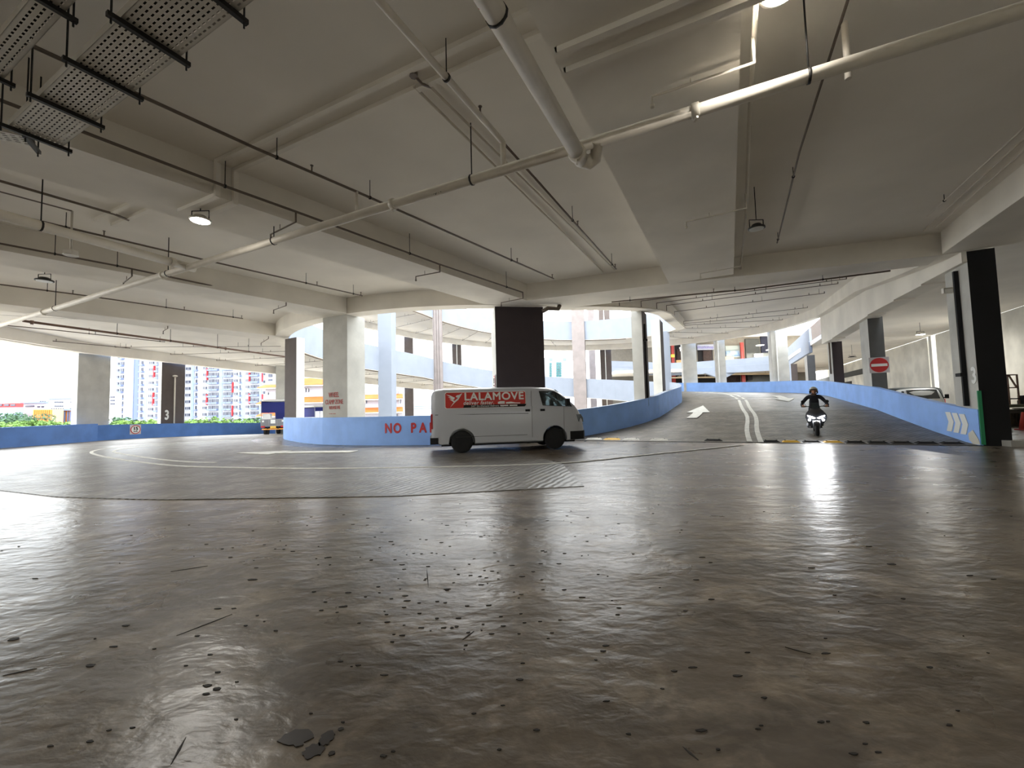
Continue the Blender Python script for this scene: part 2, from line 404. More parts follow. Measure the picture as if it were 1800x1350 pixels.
for q in ([(0.8, 15.6), (5.5, 13.9), (6.1, 15.75), (1.8, 17.2)], [(5.5, 13.9), (12.6, 11.7), (13.1, 12.6), (6.1, 15.75)], [(0.2, 16.9), (0.3, 15.75), (0.8, 15.6), (1.8, 17.2)]):
    mb.prism(q, ZB + .006, ZC + .3)
mb.build('ceiling_beam', M_BEAM, kind='structure')
# level beam on the right side of the ramp, at the columns
pr = [station(u)[2] for u in (0, 14, 27, 43.6, 53.6, 62)]
mb = MB()
for i, (a, b) in enumerate(zip(pr, pr[1:])):
    n = Vector(((b - a).y, -(b - a).x)).normalized()
    za, zb = (interp(u, ZT) for u in ((0, 14, 27, 43.6, 53.6, 62)[i], (0, 14, 27, 43.6, 53.6, 62)[i + 1]))
    poly = [tuple(a - n * .05), tuple(b - n * .05), tuple(b + n * .6), tuple(a + n * .6)]
    vs = [(poly[0][0], poly[0][1], 5.2), (poly[1][0], poly[1][1], 5.25), (poly[2][0], poly[2][1], 5.25), (poly[3][0], poly[3][1], 5.2),
          (poly[0][0], poly[0][1], za + ZC), (poly[1][0], poly[1][1], zb + ZC), (poly[2][0], poly[2][1], zb + ZC), (poly[3][0], poly[3][1], za + ZC)]
    mb.add(vs, [(0, 3, 2, 1), (4, 5, 6, 7), (0, 1, 5, 4), (1, 2, 6, 5), (2, 3, 7, 6), (3, 0, 4, 7)])
mb.build('edge_beam', M_BEAM, kind='structure')
# right-hand wall of the hall beyond the ramp
W0 = Vector((10.4, -10.5)); WD = Vector((.469, .883))
def wseg(t0, t1, z0=0.0, z1=ZC, m=M_WHITEW, name='wall_right', off=0.0, th=0.3):
    a = Vector((22.4, 12.0)) + WD * t0; b = Vector((22.4, 12.0)) + WD * t1; n = Vector((WD.y, -WD.x))
    mb = MB(); mb.prism([tuple(a + n * off), tuple(b + n * off), tuple(b + n * (off + th)), tuple(a + n * (off + th))], z0, z1); return mb.build(name, m, kind='structure')
wseg(-25.5, 13.3, m=M_WHITEW); wseg(14.9, 21.9); wseg(23.4, 48)  # near stretch runs on out of view to shut out side light

mb = MB(); mb.box((-4, -15.2, 3.0), (36, .4, 6.4)); mb.build('wall_back_unseen', M_WHITEW, kind='structure')  # added out of view to cut the light from behind the camera
mb = MB(); mb.prism([(-19.2, -15), (-22.9, 0), (-22.6, 0), (-18.9, -15)], 1.0, ZB); mb.build('wall_left_rear_unseen', M_WHITEW, kind='structure')  # unseen infill above the parapet, added to dim the foreground
# ------------------------------------------------------------------ columns
def column(corners, z0, z1, faces, label, name='concrete_column', group=None):
    """faces: material index per side, starting with the side from corner 0 to corner 1"""
    mb = MB(); n = len(corners)
    z0s = z0
    vs = [(p[0], p[1], z0s) for p in corners] + [(p[0], p[1], z1) for p in corners]
    mb.add(vs, [tuple(range(n - 1, -1, -1)), tuple(range(n, 2 * n))], 0)
    for i in range(n):
        j = (i + 1) % n; mb.add([vs[i], vs[j], vs[n + j], vs[n + i]], [(0, 1, 2, 3)], faces[i])
    cx = sum(p[0] for p in corners) / n; cy = sum(p[1] for p in corners) / n
    return mb.build(name, [M_COLC, M_BROWN, M_MAROON, M_BLACK, M_BAND, M_DGREY, M_COLV], label=label, cat='column', group=group, loc=(cx, cy, z0))
def rect(c, ang, w, d):
    """w along direction ang (deg), d across; corner order: near-left, near-right, far-right, far-left for ang ~ 0"""
    e = Vector((cos(radians(ang)), sin(radians(ang)))); n = Vector((-e.y, e.x)); c = Vector(c)
    return [c - e * w / 2 - n * d / 2, c + e * w / 2 - n * d / 2, c + e * w / 2 + n * d / 2, c - e * w / 2 + n * d / 2]
def rect_from(p, ang, w, d):
    """p = near-left corner"""
    e = Vector((cos(radians(ang)), sin(radians(ang)))); n = Vector((-e.y, e.x)); p = Vector(p)
    return [p, p + e * w, p + e * w + n * d, p + n * d]
colA = column(rect_from((-8.2, 17.72), -24.5, 1.43, 1.0), 0, ZB, [0, 0, 0, 0], 'light grey column on the blue centre wall with red wheel clamp notice')
colB = column(rect_from((-0.62, 16.42), 9, 2.0, 1.5), 0, ZB, [2, 0, 0, 0], 'wide blackish maroon column behind the white van')
column(rect_from((-12.45, 22.4), -30, 1.05, 0.46), -0.2, 5.45, [1, 0, 0, 0], 'slim brown column at the left end of the blue centre wall')
# inner columns across the void, the pale bands run into them
column(rect_from((-11.75, 35.9), -4, 1.2, 1.2), -6, 16, [4, 4, 0, 4], 'pale blue column beyond the void, just right of the clamp notice column')
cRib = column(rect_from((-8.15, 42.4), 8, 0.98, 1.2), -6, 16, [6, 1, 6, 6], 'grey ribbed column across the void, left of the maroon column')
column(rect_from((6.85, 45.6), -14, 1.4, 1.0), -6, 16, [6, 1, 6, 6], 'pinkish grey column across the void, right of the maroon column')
colE1 = column(rect_from((6.05, 20.35), -28, 0.52, 1.35), 0, 6.1, [0, 1, 0, 0], 'nearer slim grey column on the right-hand void wall, with a dark downpipe')
column(rect_from((8.75, 25.3), -28, 0.52, 1.35), 0.6, 6.6, [0, 1, 0, 0], 'farther slim brownish column on the right-hand void wall')
column(rect_from((13.2, 35.2), -20, 0.5, 1.2), 1.0, 7.6, [4, 0, 0, 0], 'pale column at the far bend of the right-hand void wall')
# outer columns round the back of the spiral
def outer_col(px, r, w, faces, label, z0=-6, z1=16, ang=0.0, d=1.0):
    k = (px - 900) / F; lo, hi = 30.0, 70.0
    for _ in range(50):
        m = (lo + hi) / 2
        if hypot(k * m - C2.x, m - C2.y) < r: lo = m
        else: hi = m
    return column(rect((k * lo, lo), ang, w, d), z0, z1, faces, label)
outer_col(495, 22.7, 0.9, [1, 0, 0, 4], 'grey column at the outer wall seen left of the slim brown column', ang=-60)
oc_pipe = {}
oc_pipe['a'] = outer_col(634, 22.8, 0.5, [1, 0, 0, 0], 'dark slim column at the back of the spiral, left of the pale blue column', ang=-8)
outer_col(719, 22.8, 1.1, [1, 0, 0, 4], 'grey brown column at the back of the spiral, right of the pale blue column', ang=10)
oc_pipe['b'] = outer_col(804, 22.8, 1.25, [1, 0, 0, 4], 'brown column with thin white pipe at the back, left of the maroon column', ang=4)
oc_pipe['c'] = outer_col(1066, 22.8, 1.45, [1, 4, 0, 0], 'dark brown column with thin white pipe behind the right-hand void wall', ang=-6)
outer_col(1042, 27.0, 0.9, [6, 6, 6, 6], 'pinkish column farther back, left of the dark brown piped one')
outer_col(1213, 22.7, 1.5, [0, 4, 0, 0], 'wide grey column behind the far ramp wall, leftmost there', ang=-12)
oc_pipe['d'] = outer_col(1268, 22.7, 0.95, [0, 0, 0, 0], 'round-edged pinkish column with white pipe behind the far ramp wall', ang=-20)
oc_pipe['e'] = outer_col(1371, 22.8, 1.25, [0, 1, 0, 0], 'brown column with white pipe behind the far ramp wall, rightmost there', ang=-24, d=1.8)
# columns along the right-hand side of the ramp
def side_col(t, faces, label, z1=5.25):
    sh = .38 if t > 15 else 0; p = (13.05 + .454 * t + .883 * sh, 11.47 + .891 * t - .469 * sh); return column(rect_from(p, -28, 0.56, 1.4), 0, z1, faces, label), p
pillar, pP = side_col(0, [3, 0, 0, 0], 'black fronted pillar marked 3 where the ramp wall ends', ZB)
colN, pN = side_col(9.0, [5, 0, 0, 0], 'grey column carrying the red no entry sign')
colK, pK = side_col(18.2, [2, 0, 0, 0], 'near black column beside the ramp, second beyond the no entry sign')
colL, pL = side_col(27.2, [5, 0, 0, 0], 'light grey column at the bend of the ramp wall')
side_col(36.5, [1, 0, 0, 4], 'brown column beyond the bend under the white parapet')
# columns on the left outer wall
colS = column([(-27.25, 25.3), (-26.95, 25.35), (-26.7, 27.15), (-27.0, 27.2)], 0, ZB, [0, 0, 0, 0], 'plain grey column at the left outer wall')
colT = column([(-26.1, 30.15), (-25.82, 30.1), (-25.45, 31.8), (-25.75, 31.85)], -0.4, 5.4, [0, 1, 0, 0], 'dark brown column marked 3 at the left outer wall')
# white parapet of the next deck, past the bend
mb = MB(); a = Vector((13.4, 11.7)) + WD * 27.5; b = Vector((13.4, 11.7)) + WD * 46; n = Vector((WD.y, -WD.x)) * .25
mb.prism([tuple(a), tuple(b), tuple(b + n), tuple(a + n)], 5.55, 6.55); mb.prism([tuple(a + n * .3), tuple(b + n * .3), tuple(b + n), tuple(a + n)], 6.55, 7.7)
mb.build('wall_upper_right', M_BAND, kind='structure')
n2 = Vector((WD.y, -WD.x)); mb = MB(); mb.prism([tuple(a + n2 * 3), tuple(b + n2 * 3 + WD * 6), tuple(b + n2 * 3.3 + WD * 6), tuple(a + n2 * 3.3)], 6.3, 10.5); mb.build('wall_upper_back', M_BROWN, kind='structure')

# ------------------------------------------------------------------ road surface, paint and rubber
gp = [(-10.2, 8.2), (-8.2, 7.4), (-6.9, 7.1), (-5.8, 6.9), (-3.8, 6.8), (-1.9, 6.72), (1.2, 7.15), (1.15, 9.9), (-1.0, 13.0)]
edge_n = [(1.15, 9.9)]
wall_in = [tuple(p) for p in ring_pts(13.6, -84, -150, 12)]
poly = gp[:-1] + wall_in + [tuple(at(UE, RI + 1.5)), tuple(at(UE, 24.0)), (-25.5, 21.0), (-22.0, 15.0), (-16.0, 10.6), (-12.5, 9.1)]
mb = MB(); mb.prism(poly, 0.0, 0.012); mb.build('road_surface', M_GROOVE, kind='structure')

def stripe(pts, w, z=0.02, closed=False, zf=None):
    """painted line: flat ribbon of width w"""
    P = [Vector(p[:2]) for p in pts]; vs = []; n = len(P)
    for i, p in enumerate(P):
        d = (P[min(i + 1, n - 1)] - P[max(i - 1, 0)]).normalized(); q = Vector((-d.y, d.x)) * w / 2
        h = zf(i) if zf else z
        vs += [((p + q).x, (p + q).y, h), ((p - q).x, (p - q).y, h), ((p - q).x, (p - q).y, h - .008), ((p + q).x, (p + q).y, h - .008)]
    fs = [(i * 4 + k, i * 4 + (k + 1) % 4, (i + 1) * 4 + (k + 1) % 4, (i + 1) * 4 + k) for i in range(n - 1) for k in range(4)]
    fs += [(3, 2, 1, 0), tuple((n - 1) * 4 + k for k in range(4))]
    mb = MB(); mb.add(vs, fs); return mb
def smooth_pts(pts, n=8):
    out_ = []; P = [Vector(p) for p in pts]
    for i in range(len(P) - 1):
        p0, p1, p2, p3 = P[max(i - 1, 0)], P[i], P[i + 1], P[min(i + 2, len(P) - 1)]
        for k in range(n):
            t = k / n
            out_.append(0.5 * ((2 * p1) + (p2 - p0) * t + (2 * p0 - 5 * p1 + 4 * p2 - p3) * t * t + (3 * p1 - p0 - 3 * p2 + p3) * t ** 3))
    out_.append(P[-1]); return out_
def struct_line(pts, w, z=0.02): return stripe(smooth_pts(pts), w, z).build('road_marking', M_WPAINT, kind='structure')
struct_line([(-17.2, 21.2), (-18.0, 18.6), (-17.0, 16.6), (-13.5, 13.9), (-9.7, 11.6), (-7.5, 10.8), (-4.8, 10.15), (-1.4, 9.9), (1.3, 10.1), (3.7, 11.3), (7.3, 13.15)], 0.11)
struct_line([(-15.2, 21.6), (-16.4, 20.2), (-16.9, 18.4), (-16.2, 16.7), (-13.3, 14.5), (-10.3, 12.6), (-8.6, 11.9)], 0.11)
# double line up the middle of the ramp
def ramp_pt(u, fr, h=0.0):
    p = at(u, 0, fr); return Vector((p.x, p.y, road_z(u) + h))
def to_px(v):
    d = v - Vector((0, 0, CAM_H)); w = d.dot(_f); return 900 + F * d.dot(_r) / w, 675 - F * d.dot(_u) / w
def ramp_uv(px, py):
    """plan position on the ramp (u, fraction of the width) read off the photograph"""
    best = (1e9, 0, 0)
    for i in range(0, 120):
        for j in range(1, 40):
            q = to_px(ramp_pt(i, j / 40)); e = (q[0] - px) ** 2 + 4 * (q[1] - py) ** 2
            if e < best[0]: best = (e, i, j / 40)
    st = .5
    for _ in range(5):
        for i in (-2, -1, 0, 1, 2):
            for j in (-2, -1, 0, 1, 2):
                u_, f_ = max(0, best[1] + i * st), best[2] + j * st * .025
                q = to_px(ramp_pt(u_, f_)); e = (q[0] - px) ** 2 + 4 * (q[1] - py) ** 2
                if e < best[0]: best = (e, u_, f_)
        st /= 2
    return best[1], best[2]
for off in (0, 1):
    tg = [(1318, 777), (1313, 750), (1307, 722), (1300, 706), (1288, 697), (1262, 692), (1222, 689.5)] if off == 0 else [(1338, 778), (1330, 750), (1321, 722), (1313, 707), (1301, 697.5), (1275, 692), (1238, 689)]
    P = [Vector((*ramp_uv(*t_), 0)) for t_ in tg]; P.sort(key=lambda p: p.x)
    P = smooth_pts([(p.x, p.y) for p in P], 4); P = [ramp_pt(p.x, p.y) for p in P]
    stripe(P, 0.16, zf=lambda i, P=P: P[i].z + 0.02).build('road_marking', M_WPAINT, kind='structure')
def arrow(c, d, L, w, zc, slope, label_free=True, head=0.38):
    """flat straight arrow lying on the (sloping) road: c = middle, d = heading"""
    d = Vector(d).normalized(); n = Vector((-d.y, d.x)); c = Vector(c)
    sh = [(-L / 2, -w * .22), (L / 2 - L * head, -w * .22), (L / 2 - L * head, -w / 2), (L / 2, 0), (L / 2 - L * head, w / 2), (L / 2 - L * head, w * .22), (-L / 2, w * .22)]
    pts = [c + d * a + n * b for a, b in sh]; zs = [zc + a * slope + 0.02 for a, b in sh]
    mb = MB(); mb.prism([tuple(p) for p in pts], [z - .012 for z in zs], zs); return mb.build('road_marking', M_WPAINT, kind='structure')
def ramp_arrow(px, py, L, w, rev, head=.42):
    """arrow drawn in the road's own coordinates so that it follows the slope"""
    u0, f0 = ramp_uv(px, py); e = ramp_pt(u0 + 1, f0) - ramp_pt(u0, f0); g = ramp_pt(u0, f0 + .02) - ramp_pt(u0, f0)
    ku = (-1 if rev else 1) / hypot(e.x, e.y); kf = .02 / hypot(g.x, g.y)
    def q(a, b): p = ramp_pt(u0 + a * ku, f0 + b * kf); return (p.x, p.y, p.z + .03)
    h0 = L / 2 - L * head; n = 5; mb = MB(); vs = []
    for i in range(n + 1):
        a = -L / 2 + (h0 + L / 2) * i / n; vs += [q(a, -w * .2), q(a, w * .2)]
    fs = [(2 * i, 2 * i + 1, 2 * i + 3, 2 * i + 2) for i in range(n)]
    m_ = len(vs); vs += [q(h0, -w / 2), q(h0, 0), q(h0, w / 2), q(L / 2, 0), q((h0 + L / 2) / 2, 0)]
    fs += [(m_, m_ + 1, m_ + 4), (m_ + 1, m_ + 2, m_ + 4), (m_, m_ + 4, m_ + 3), (m_ + 4, m_ + 2, m_ + 3)]
    mb.add(vs, fs); return mb.build('road_marking', M_WPAINT, kind='structure')
ramp_arrow(1226, 727, 3.4, 1.15, False); ramp_arrow(1376, 700, 4.6, 1.3, True)
arrow((-7.6, 14.3), (-1, .12), 4.4, 1.2, 0.012, 0.0)
# drain slot and stepped edge where the ramp starts
pa = Vector((1.9, 16.75)); pb = Vector((13.0, 11.45))
stripe([tuple(pa), tuple(pb)], 0.10, 0.012).build('drain_slot', M_RUBBER, kind='structure')
# speed humps: short rubber segments
def hump(t, L, label, m=M_RUBBER, cat='speed hump', group=None, shift=0.55, name='speed_hump'):
    d = (pb - pa).normalized(); n = Vector((-d.y, d.x)) * (1 if Vector((-d.y, d.x)).y > 0 else -1)
    c = pa + d * t + n * shift; zb = shift * 0.035 - .01
    a_, b_ = c - d * L / 2, c + d * L / 2; w = n * .17; w2 = n * .07; e = d * .10
    mb = MB()
    lo = [a_ - w, b_ - w, b_ + w, a_ + w]; hi = [a_ - w2 + e, b_ - w2 - e, b_ + w2 - e, a_ + w2 + e]
    mb.add([(p.x, p.y, zb) for p in lo] + [(p.x, p.y, zb + .06) for p in hi], [(3, 2, 1, 0), (4, 5, 6, 7), (0, 1, 5, 4), (1, 2, 6, 5), (2, 3, 7, 6), (3, 0, 4, 7)])
    o = mb.build(name, m, label=label, cat=cat, group=group)
    for s_ in (-.3, .3):
        mb = MB(); q = c + d * L * s_; mb.lathe([(.028, 0), (.028, .012), (.012, .016)], (q.x, q.y, zb + .058), 8); mb.build('bolt_head', M_ROD, parent=o)
    return o
hump(1.25, .66, 'white rubber hump piece nearest the van bumper', M_WPAINT)
hump(1.98, .66, 'yellow rubber hump piece between two white ones', M_YELLOW)
hump(2.72, .66, 'white rubber hump piece with a black end cap', M_WPAINT)
hump(3.75, .66, 'lone white hump piece left of the black one', M_WPAINT)
hump(5.6, .62, 'lone black rubber hump piece on the up ramp')
for i in range(9):
    t = 7.35 + .56 * i
    nm = ['leftmost, beside the double white line', 'second from the double line', 'third from the double line', 'just left of the motorcycle wheel', 'in front of the motorcycle wheel', 'just right of the motorcycle wheel', 'third before the wall end', 'second before the wall end', 'touching the foot of the right ramp wall'][i]
    hump(t, .53, ('yellow' if i in (1, 3) else 'black') + ' rubber hump piece across the down ramp, ' + nm, M_YELLOW if i in (1, 3) else M_RUBBER, group='strip of rubber pieces across the down ramp', shift=.42, cat='speed hump')

# ------------------------------------------------------------------ paint and signs on walls and columns
def wall_letters(txt, a_start, r, z, size, m, name, step):
    ang = a_start
    for ch in txt:
        adv = {'I': .55, ' ': .62, 'M': 1.15, 'G': 1.1, 'O': 1.1}.get(ch, 1.0) * step
        if ch != ' ':
            p = C1 + Vector((cos(radians(ang)), sin(radians(ang)))) * r
            o = text_mesh(name, ch, size, m, None, (p.x, p.y, z), face_R(cos(radians(ang)), sin(radians(ang))), bold=.03, kind='structure', xs=.80)
        ang += adv
wall_letters('NO PARKING', -103.2, RI + .12 + .432, 0.66, 0.53, M_RED, 'wall_lettering', 1.78)
e = Vector((cos(radians(-24.5)), sin(radians(-24.5)))); nA = Vector((e.y, -e.x))
cA = Vector((-8.2, 17.72)) + e * 0.68 + nA * .012
M_FADED = mat('faded_red_stencil', (186, 96, 92), 0.7)
for txt, dz, sz, dx in (('WHEEL', 2.10, .30, -.02), ('CLAMP ZONE', 1.80, .27, 0), ('RELEASE FEE', 1.56, .19, .03), ('- --- ----', 1.32, .20, -.1)):
    p = cA + e * dx
    text_mesh('stencil_lettering', txt, sz, M_FADED, colA, (p.x, p.y, dz - .0), face_R(nA.x, nA.y), bold=.01, xs=.62)
def col_text(col, p, nrm, z, size, m=M_WHITE, xs=.7, txt='3'):
    p = Vector(p) + Vector(nrm).normalized() * .012
    text_mesh('stencil_number', txt, size, m, col, (p.x, p.y, z), face_R(nrm[0], nrm[1]), bold=.03, xs=xs)
sT = Vector((.37, 1.7)).normalized(); nT = Vector((sT.y, -sT.x))
col_text(colT, Vector((-25.82, 30.1)) + sT * .42, nT, 1.42, .95)
aw = Vector((-.883, .469)); aa = Vector((.469, .883))
col_text(pillar, Vector(pP) + aa * .16, aw, 1.95, .62, xs=1.0)
# green edge strip on the pillar and the broken plaster at its foot
mb = MB(); p = Vector(pP); mb.box((p.x - .01, p.y - .012, .78), (.075, .05, 1.5), radians(-28)); mb.build('edge_strip', M_GREEN, parent=pillar)
# speed sign on the left wall, round signs
def round_sign(c, nrm, size, label, kind_='speed', frame=True, name='speed_limit_sign'):
    R = face_R(nrm[0], nrm[1]); c = Vector(c)
    t = thing(name, c, label, 'sign')
    mb = MB(); mb.box(c, (size, size, .012), R=R); mb.build('backing_plate', mat('sign_plate_grey', (196, 190, 192), .5), parent=t)
    nn = R @ Vector((0, 0, 1))
    mb = MB(); mb.lathe([(size * .46, 0), (size * .46, .006)], c + nn * .008, 36, R=R, smooth=False)
    if kind_ == 'speed':
        mb.build('red_ring', M_RED, parent=t)
        mb = MB(); mb.lathe([(size * .38, 0), (size * .38, .006)], c + nn * .013, 36, R=R, smooth=False); mb.build('white_disc', M_WHITE, parent=t)
        text_mesh('number', '15', size * .46, M_BLACK, t, c + nn * .022 + (R @ Vector((0, 1, 0))) * size * .08, R, bold=.03)
        text_mesh('unit', 'km/h', size * .18, M_BLACK, t, c + nn * .022 - (R @ Vector((0, 1, 0))) * size * .2, R, bold=.02)
    else:
        mb.build('red_disc', M_RED, parent=t)
        mb = MB(); mb.box(c + nn * .017, (size * .80, size * .17, .006), R=R); mb.build('white_bar', M_WHITE, parent=t)
    return t
k = 237.0; wx = Vector((-26.72, 28.0))
# point on the left outer wall in line with the photograph's sign
wp = station(288)[2].lerp(station(278)[2], .35)
for uu in range(2700, 2976, 2):
    q = station(uu / 10)[2]
    if abs(900 + F * q.x / q.y - 237) < abs(900 + F * wp.x / wp.y - 237): wp = q; wu = uu / 10
dn = (station(wu - 1)[2] - station(wu + 1)[2]).normalized(); nw = Vector((dn.y, -dn.x))
if nw.dot(Vector((1, -.5))) < 0: nw = -nw
round_sign((wp.x + nw.x * .04, wp.y + nw.y * .04, road_z(wu) - STOREY + .62), nw, .66, 'round 15 km/h speed sign on the blue left wall below the columns')
eB = Vector((cos(radians(9)), sin(radians(9)))); nBl = -eB; pB = Vector((-0.62, 16.42)) + Vector((-eB.y, eB.x)) * .45 + nBl * .03
round_sign((pB.x, pB.y, 2.43), nBl, .62, 'round 15 km/h speed sign edge-on on the maroon column', name='speed_limit_sign')
eN = Vector((.883, -.469)); nN = Vector((-.469, -.883)); cN = Vector(pN) + eN * .30 + nN * .03
round_sign((cN.x, cN.y, 2.95), nN, .74, 'red no entry sign with white bar on the grey ramp column', kind_='noentry', name='no_entry_sign')
# white chevrons on the end of the right ramp wall
pw0, pw1 = station(0)[2], station(14)[2]; dW = (pw1 - pw0).normalized(); nW = Vector((-dW.y, dW.x))
if nW.x > 0: nW = -nW
for i, s0 in enumerate((1.62, 1.22, .82)):
    mb = MB(); zc = .60 - .02 * i
    def wp_(s_, z_): p = pw0 + dW * s_ + nW * .012; return (p.x, p.y, z_)
    hw = .15; hh = .30; k_ = .16
    pts = [(s0 + hw, zc + hh), (s0 - hw, zc + hh), (s0 - hw - k_, zc), (s0 - hw, zc - hh), (s0 + hw, zc - hh), (s0 + hw - k_, zc)]
    fr = [wp_(a, b) for a, b in pts]; bk = [(q[0] - nW.x * .01, q[1] - nW.y * .01, q[2]) for q in fr]
    mb.add(fr + bk, [(0, 1, 2, 5), (5, 2, 3, 4)] + [(j, (j + 1) % 6, 6 + (j + 1) % 6, 6 + j) for j in range(6)])
    mb.build('chevron_marking', M_WHITE, kind='structure')
mb = MB()
pts = [(.55, .30), (.30, .42), (.05, .16), (.0, .02), (.35, .02), (.52, .12)]
fr = [wp_(a, b) for a, b in pts]; bk = [(q[0] - nW.x * .01, q[1] - nW.y * .01, q[2]) for q in fr]
mb.add(fr + bk, [(0, 1, 2, 3, 4, 5)] + [(j, (j + 1) % 6, 6 + (j + 1) % 6, 6 + j) for j in range(6)])
mb.build('chipped_plaster', M_WHITEW, kind='structure')
# concrete lump at the pillar foot
q = Vector(pP) + eN * .62 + Vector((.1, .1)); mb = MB(); mb.prism([(q.x - .35, q.y - .2), (q.x + .15, q.y - .28), (q.x + .2, q.y + .5), (q.x - .3, q.y + .6)], 0, .16)
mb.build('column_base', M_COLC, parent=pillar)
# dark stain on the near floor
mb = MB(); rnd = random.Random(3)
M_STAIN = mat('oil_stain', (38, 30, 25), 0.35, var=.2, scale=9)
def blob(cx, cy, rx, ry, n=22, j=.35):
    pts = [(cx + rx * cos(2 * pi * i / n) * (1 - j * rnd.random()), cy + ry * sin(2 * pi * i / n) * (1 - j * rnd.random())) for i in range(n)]
    mb.prism(pts, 0.0, .004)
gx, gy = G(520, 1298); blob(gx, gy, .085, .055); gx, gy = G(552, 1320); blob(gx, gy, .05, .045); gx, gy = G(574, 1298); blob(gx, gy, .035, .05); gx, gy = G(583, 1325); blob(gx, gy, .016, .012)
mb.build('oil_stain', M_STAIN, label='dark brown oil stain on the bare floor in the foreground', cat='stain', kind='thing')
mb = MB()
for x, y, s_ in ((365, 1206, .03), (380, 1212, .03), (443, 1019, .05), (160, 1170, .035), (347, 1118, .02), (612, 1042, .03), (914, 1195, .022), (943, 1284, .015), (747, 1020, .015), (1262, 1318, .012), (405, 980, .03), (578, 980, .03), (25, 1124, .05), (1185, 1180, .02), (1567, 992, .06), (158, 1304, .02), (222, 1100, .03), (432, 1100, .018), (1060, 1145, .02)):
    gx, gy = G(x, y); blob(gx, gy, s_, s_ * .45, 9, .5)
for _ in range(260):
    x, y = (rnd.gauss(760, 170), rnd.uniform(885, 1120)) if rnd.random() < .55 else (rnd.uniform(0, 1800), rnd.uniform(880, 1330)); k_ = rnd.uniform(.006, .022)
    gx, gy = G(x, y); blob(gx, gy, k_ * rnd.uniform(.8, 1.8), k_ * .5, 7, .5)
for (x0, y0), (x1, y1) in (((300, 1345), (327, 1296)), ((310, 1118), (408, 1080)), ((750, 998), (753, 1033)), ((1200, 1313), (1228, 1337)), ((813, 1125), (833, 1110)), ((5, 1188), (65, 1175)), ((300, 1005), (365, 995)), ((1380, 1138), (1425, 1150))):
    a_ = Vector(G(x0, y0)); b_ = Vector(G(x1, y1)); n_ = Vector((-(b_ - a_).y, (b_ - a_).x)).normalized() * .005
    mb.prism([tuple(a_), tuple((a_ + b_) / 2 - n_), tuple(b_), tuple((a_ + b_) / 2 + n_)], 0, .003)
mb.build('floor_chips', mat('chip_dark', (48, 44, 40), .8), kind='stuff', label='dark pits and scratches scattered over the worn concrete floor', cat='floor chips')

# ------------------------------------------------------------------ pipes, hangers, trays under the slab
def P3(x, y, z):
    g = G(x, y, z); return Vector((g[0], g[1], z))
def slab_z(p): return ZC
def pipe(pix, z, r, label, group=None, hang=(), heads=(), m=M_PIPE, drops=(), ext=(0, 0), name='pipe', couplings=(), n=8, cat='pipe', ztop=None):
    """straight pipe through pixels at level z; hang: fractions with hanger rods up to the slab; heads: fractions with sprinkler heads"""
    P = [P3(x, y, z) for x, y in pix]
    if ext[0]: P[0] = P[0] + (P[0] - P[1]).normalized() * ext[0]
    if ext[1]: P[-1] = P[-1] + (P[-1] - P[-2]).normalized() * ext[1]
    mb = MB(); mb.tube(P, r, n); o = mb.build(name, m, label=label, cat=cat, group=group)
    L = [(b - a).length for a, b in zip(P, P[1:])]; T = sum(L)
    def pt(f):
        s_ = f * T
        for a, b, l_ in zip(P, P[1:], L):
            if s_ <= l_ + 1e-6: return a.lerp(b, s_ / l_), (b - a).normalized()
            s_ -= l_
        return P[-1], (P[-1] - P[-2]).normalized()
    for f in hang:
        q, d = pt(f); mb = MB(); mb.tube([q + Vector((0, 0, r)), Vector((q.x, q.y, ztop or ZC))], .008 if r < .05 else .011, 5)
        mb.lathe([(r + .012, -.015), (r + .012, .015)], q, 10, R=Vector((0, 0, 1)).rotation_difference(d).to_matrix())
        mb.build('hanger_rod', M_ROD, parent=o)
    for f in heads:
        q, d = pt(f); mb = MB(); mb.tube([q, q + Vector((0, 0, .10 + r))], .014, 6); mb.lathe([(.03, 0), (.03, .008)], q + Vector((0, 0, .10 + r)), 8); mb.build('sprinkler_head', M_PIPED, parent=o)
    for f in couplings:
        q, d = pt(f); mb = MB(); mb.lathe([(r + .004, -.05), (r + .022, -.04), (r + .022, .04), (r + .004, .05)], q, 14, R=Vector((0, 0, 1)).rotation_difference(d).to_matrix())
        mb.box(q + Vector((0, 0, -r - .02)), (.03, .09, .05)); mb.build('coupling', m, parent=o)
    return o
main = pipe([(1800, 17), (0, 572)], 5.17, .078, 'long fat grey drain pipe crossing the whole ceiling diagonally', hang=[.16, .255, .36, .45, .60, .73, .87], couplings=[.185, .29, .455, .62, .80], ext=(6, 14), n=14, name='drain_pipe')
text_mesh('lettering', 'upvc', .10, M_ROD, main, P3(765, 336, 5.17) + Vector((.04, -.07, -.04)), face_R(-.45, -.85, -.35), bold=.0)
big = pipe([(852, -10), (1022, 282)], 5.05, .105, 'fattest pipe with red letters, coming from top centre to an elbow', hang=[.62], couplings=[.45, .97], ext=(4, 0), n=16, name='drain_pipe')
q = P3(1022, 282, 5.05); q2 = P3(1050, 245, 5.17)
mb = MB(); mb.tube([q, q + Vector((.12, .05, 0)), q + Vector((.22, .03, .06)), q2], [.105, .108, .10, .085], 14); mb.build('elbow', M_PIPE, parent=big)
text_mesh('lettering', 'SC', .15, M_RED, big, P3(860, 12, 5.05) + Vector((-.03, -.10, -.03)), face_R(-.4, -.7, -.6), bold=.02)
pa1 = pipe([(655, -12), (884, 250)], 5.62, .045, 'pale pipe from top centre left of the fattest pipe', hang=[.78], heads=[.9], ext=(4, 0))
a_ = P3(884, 250, 5.62); mb = MB(); mb.tube([a_, a_ + Vector((0, 0, -.42))], .045, 10); mb.build('drop_pipe', M_PIPE, parent=pa1)
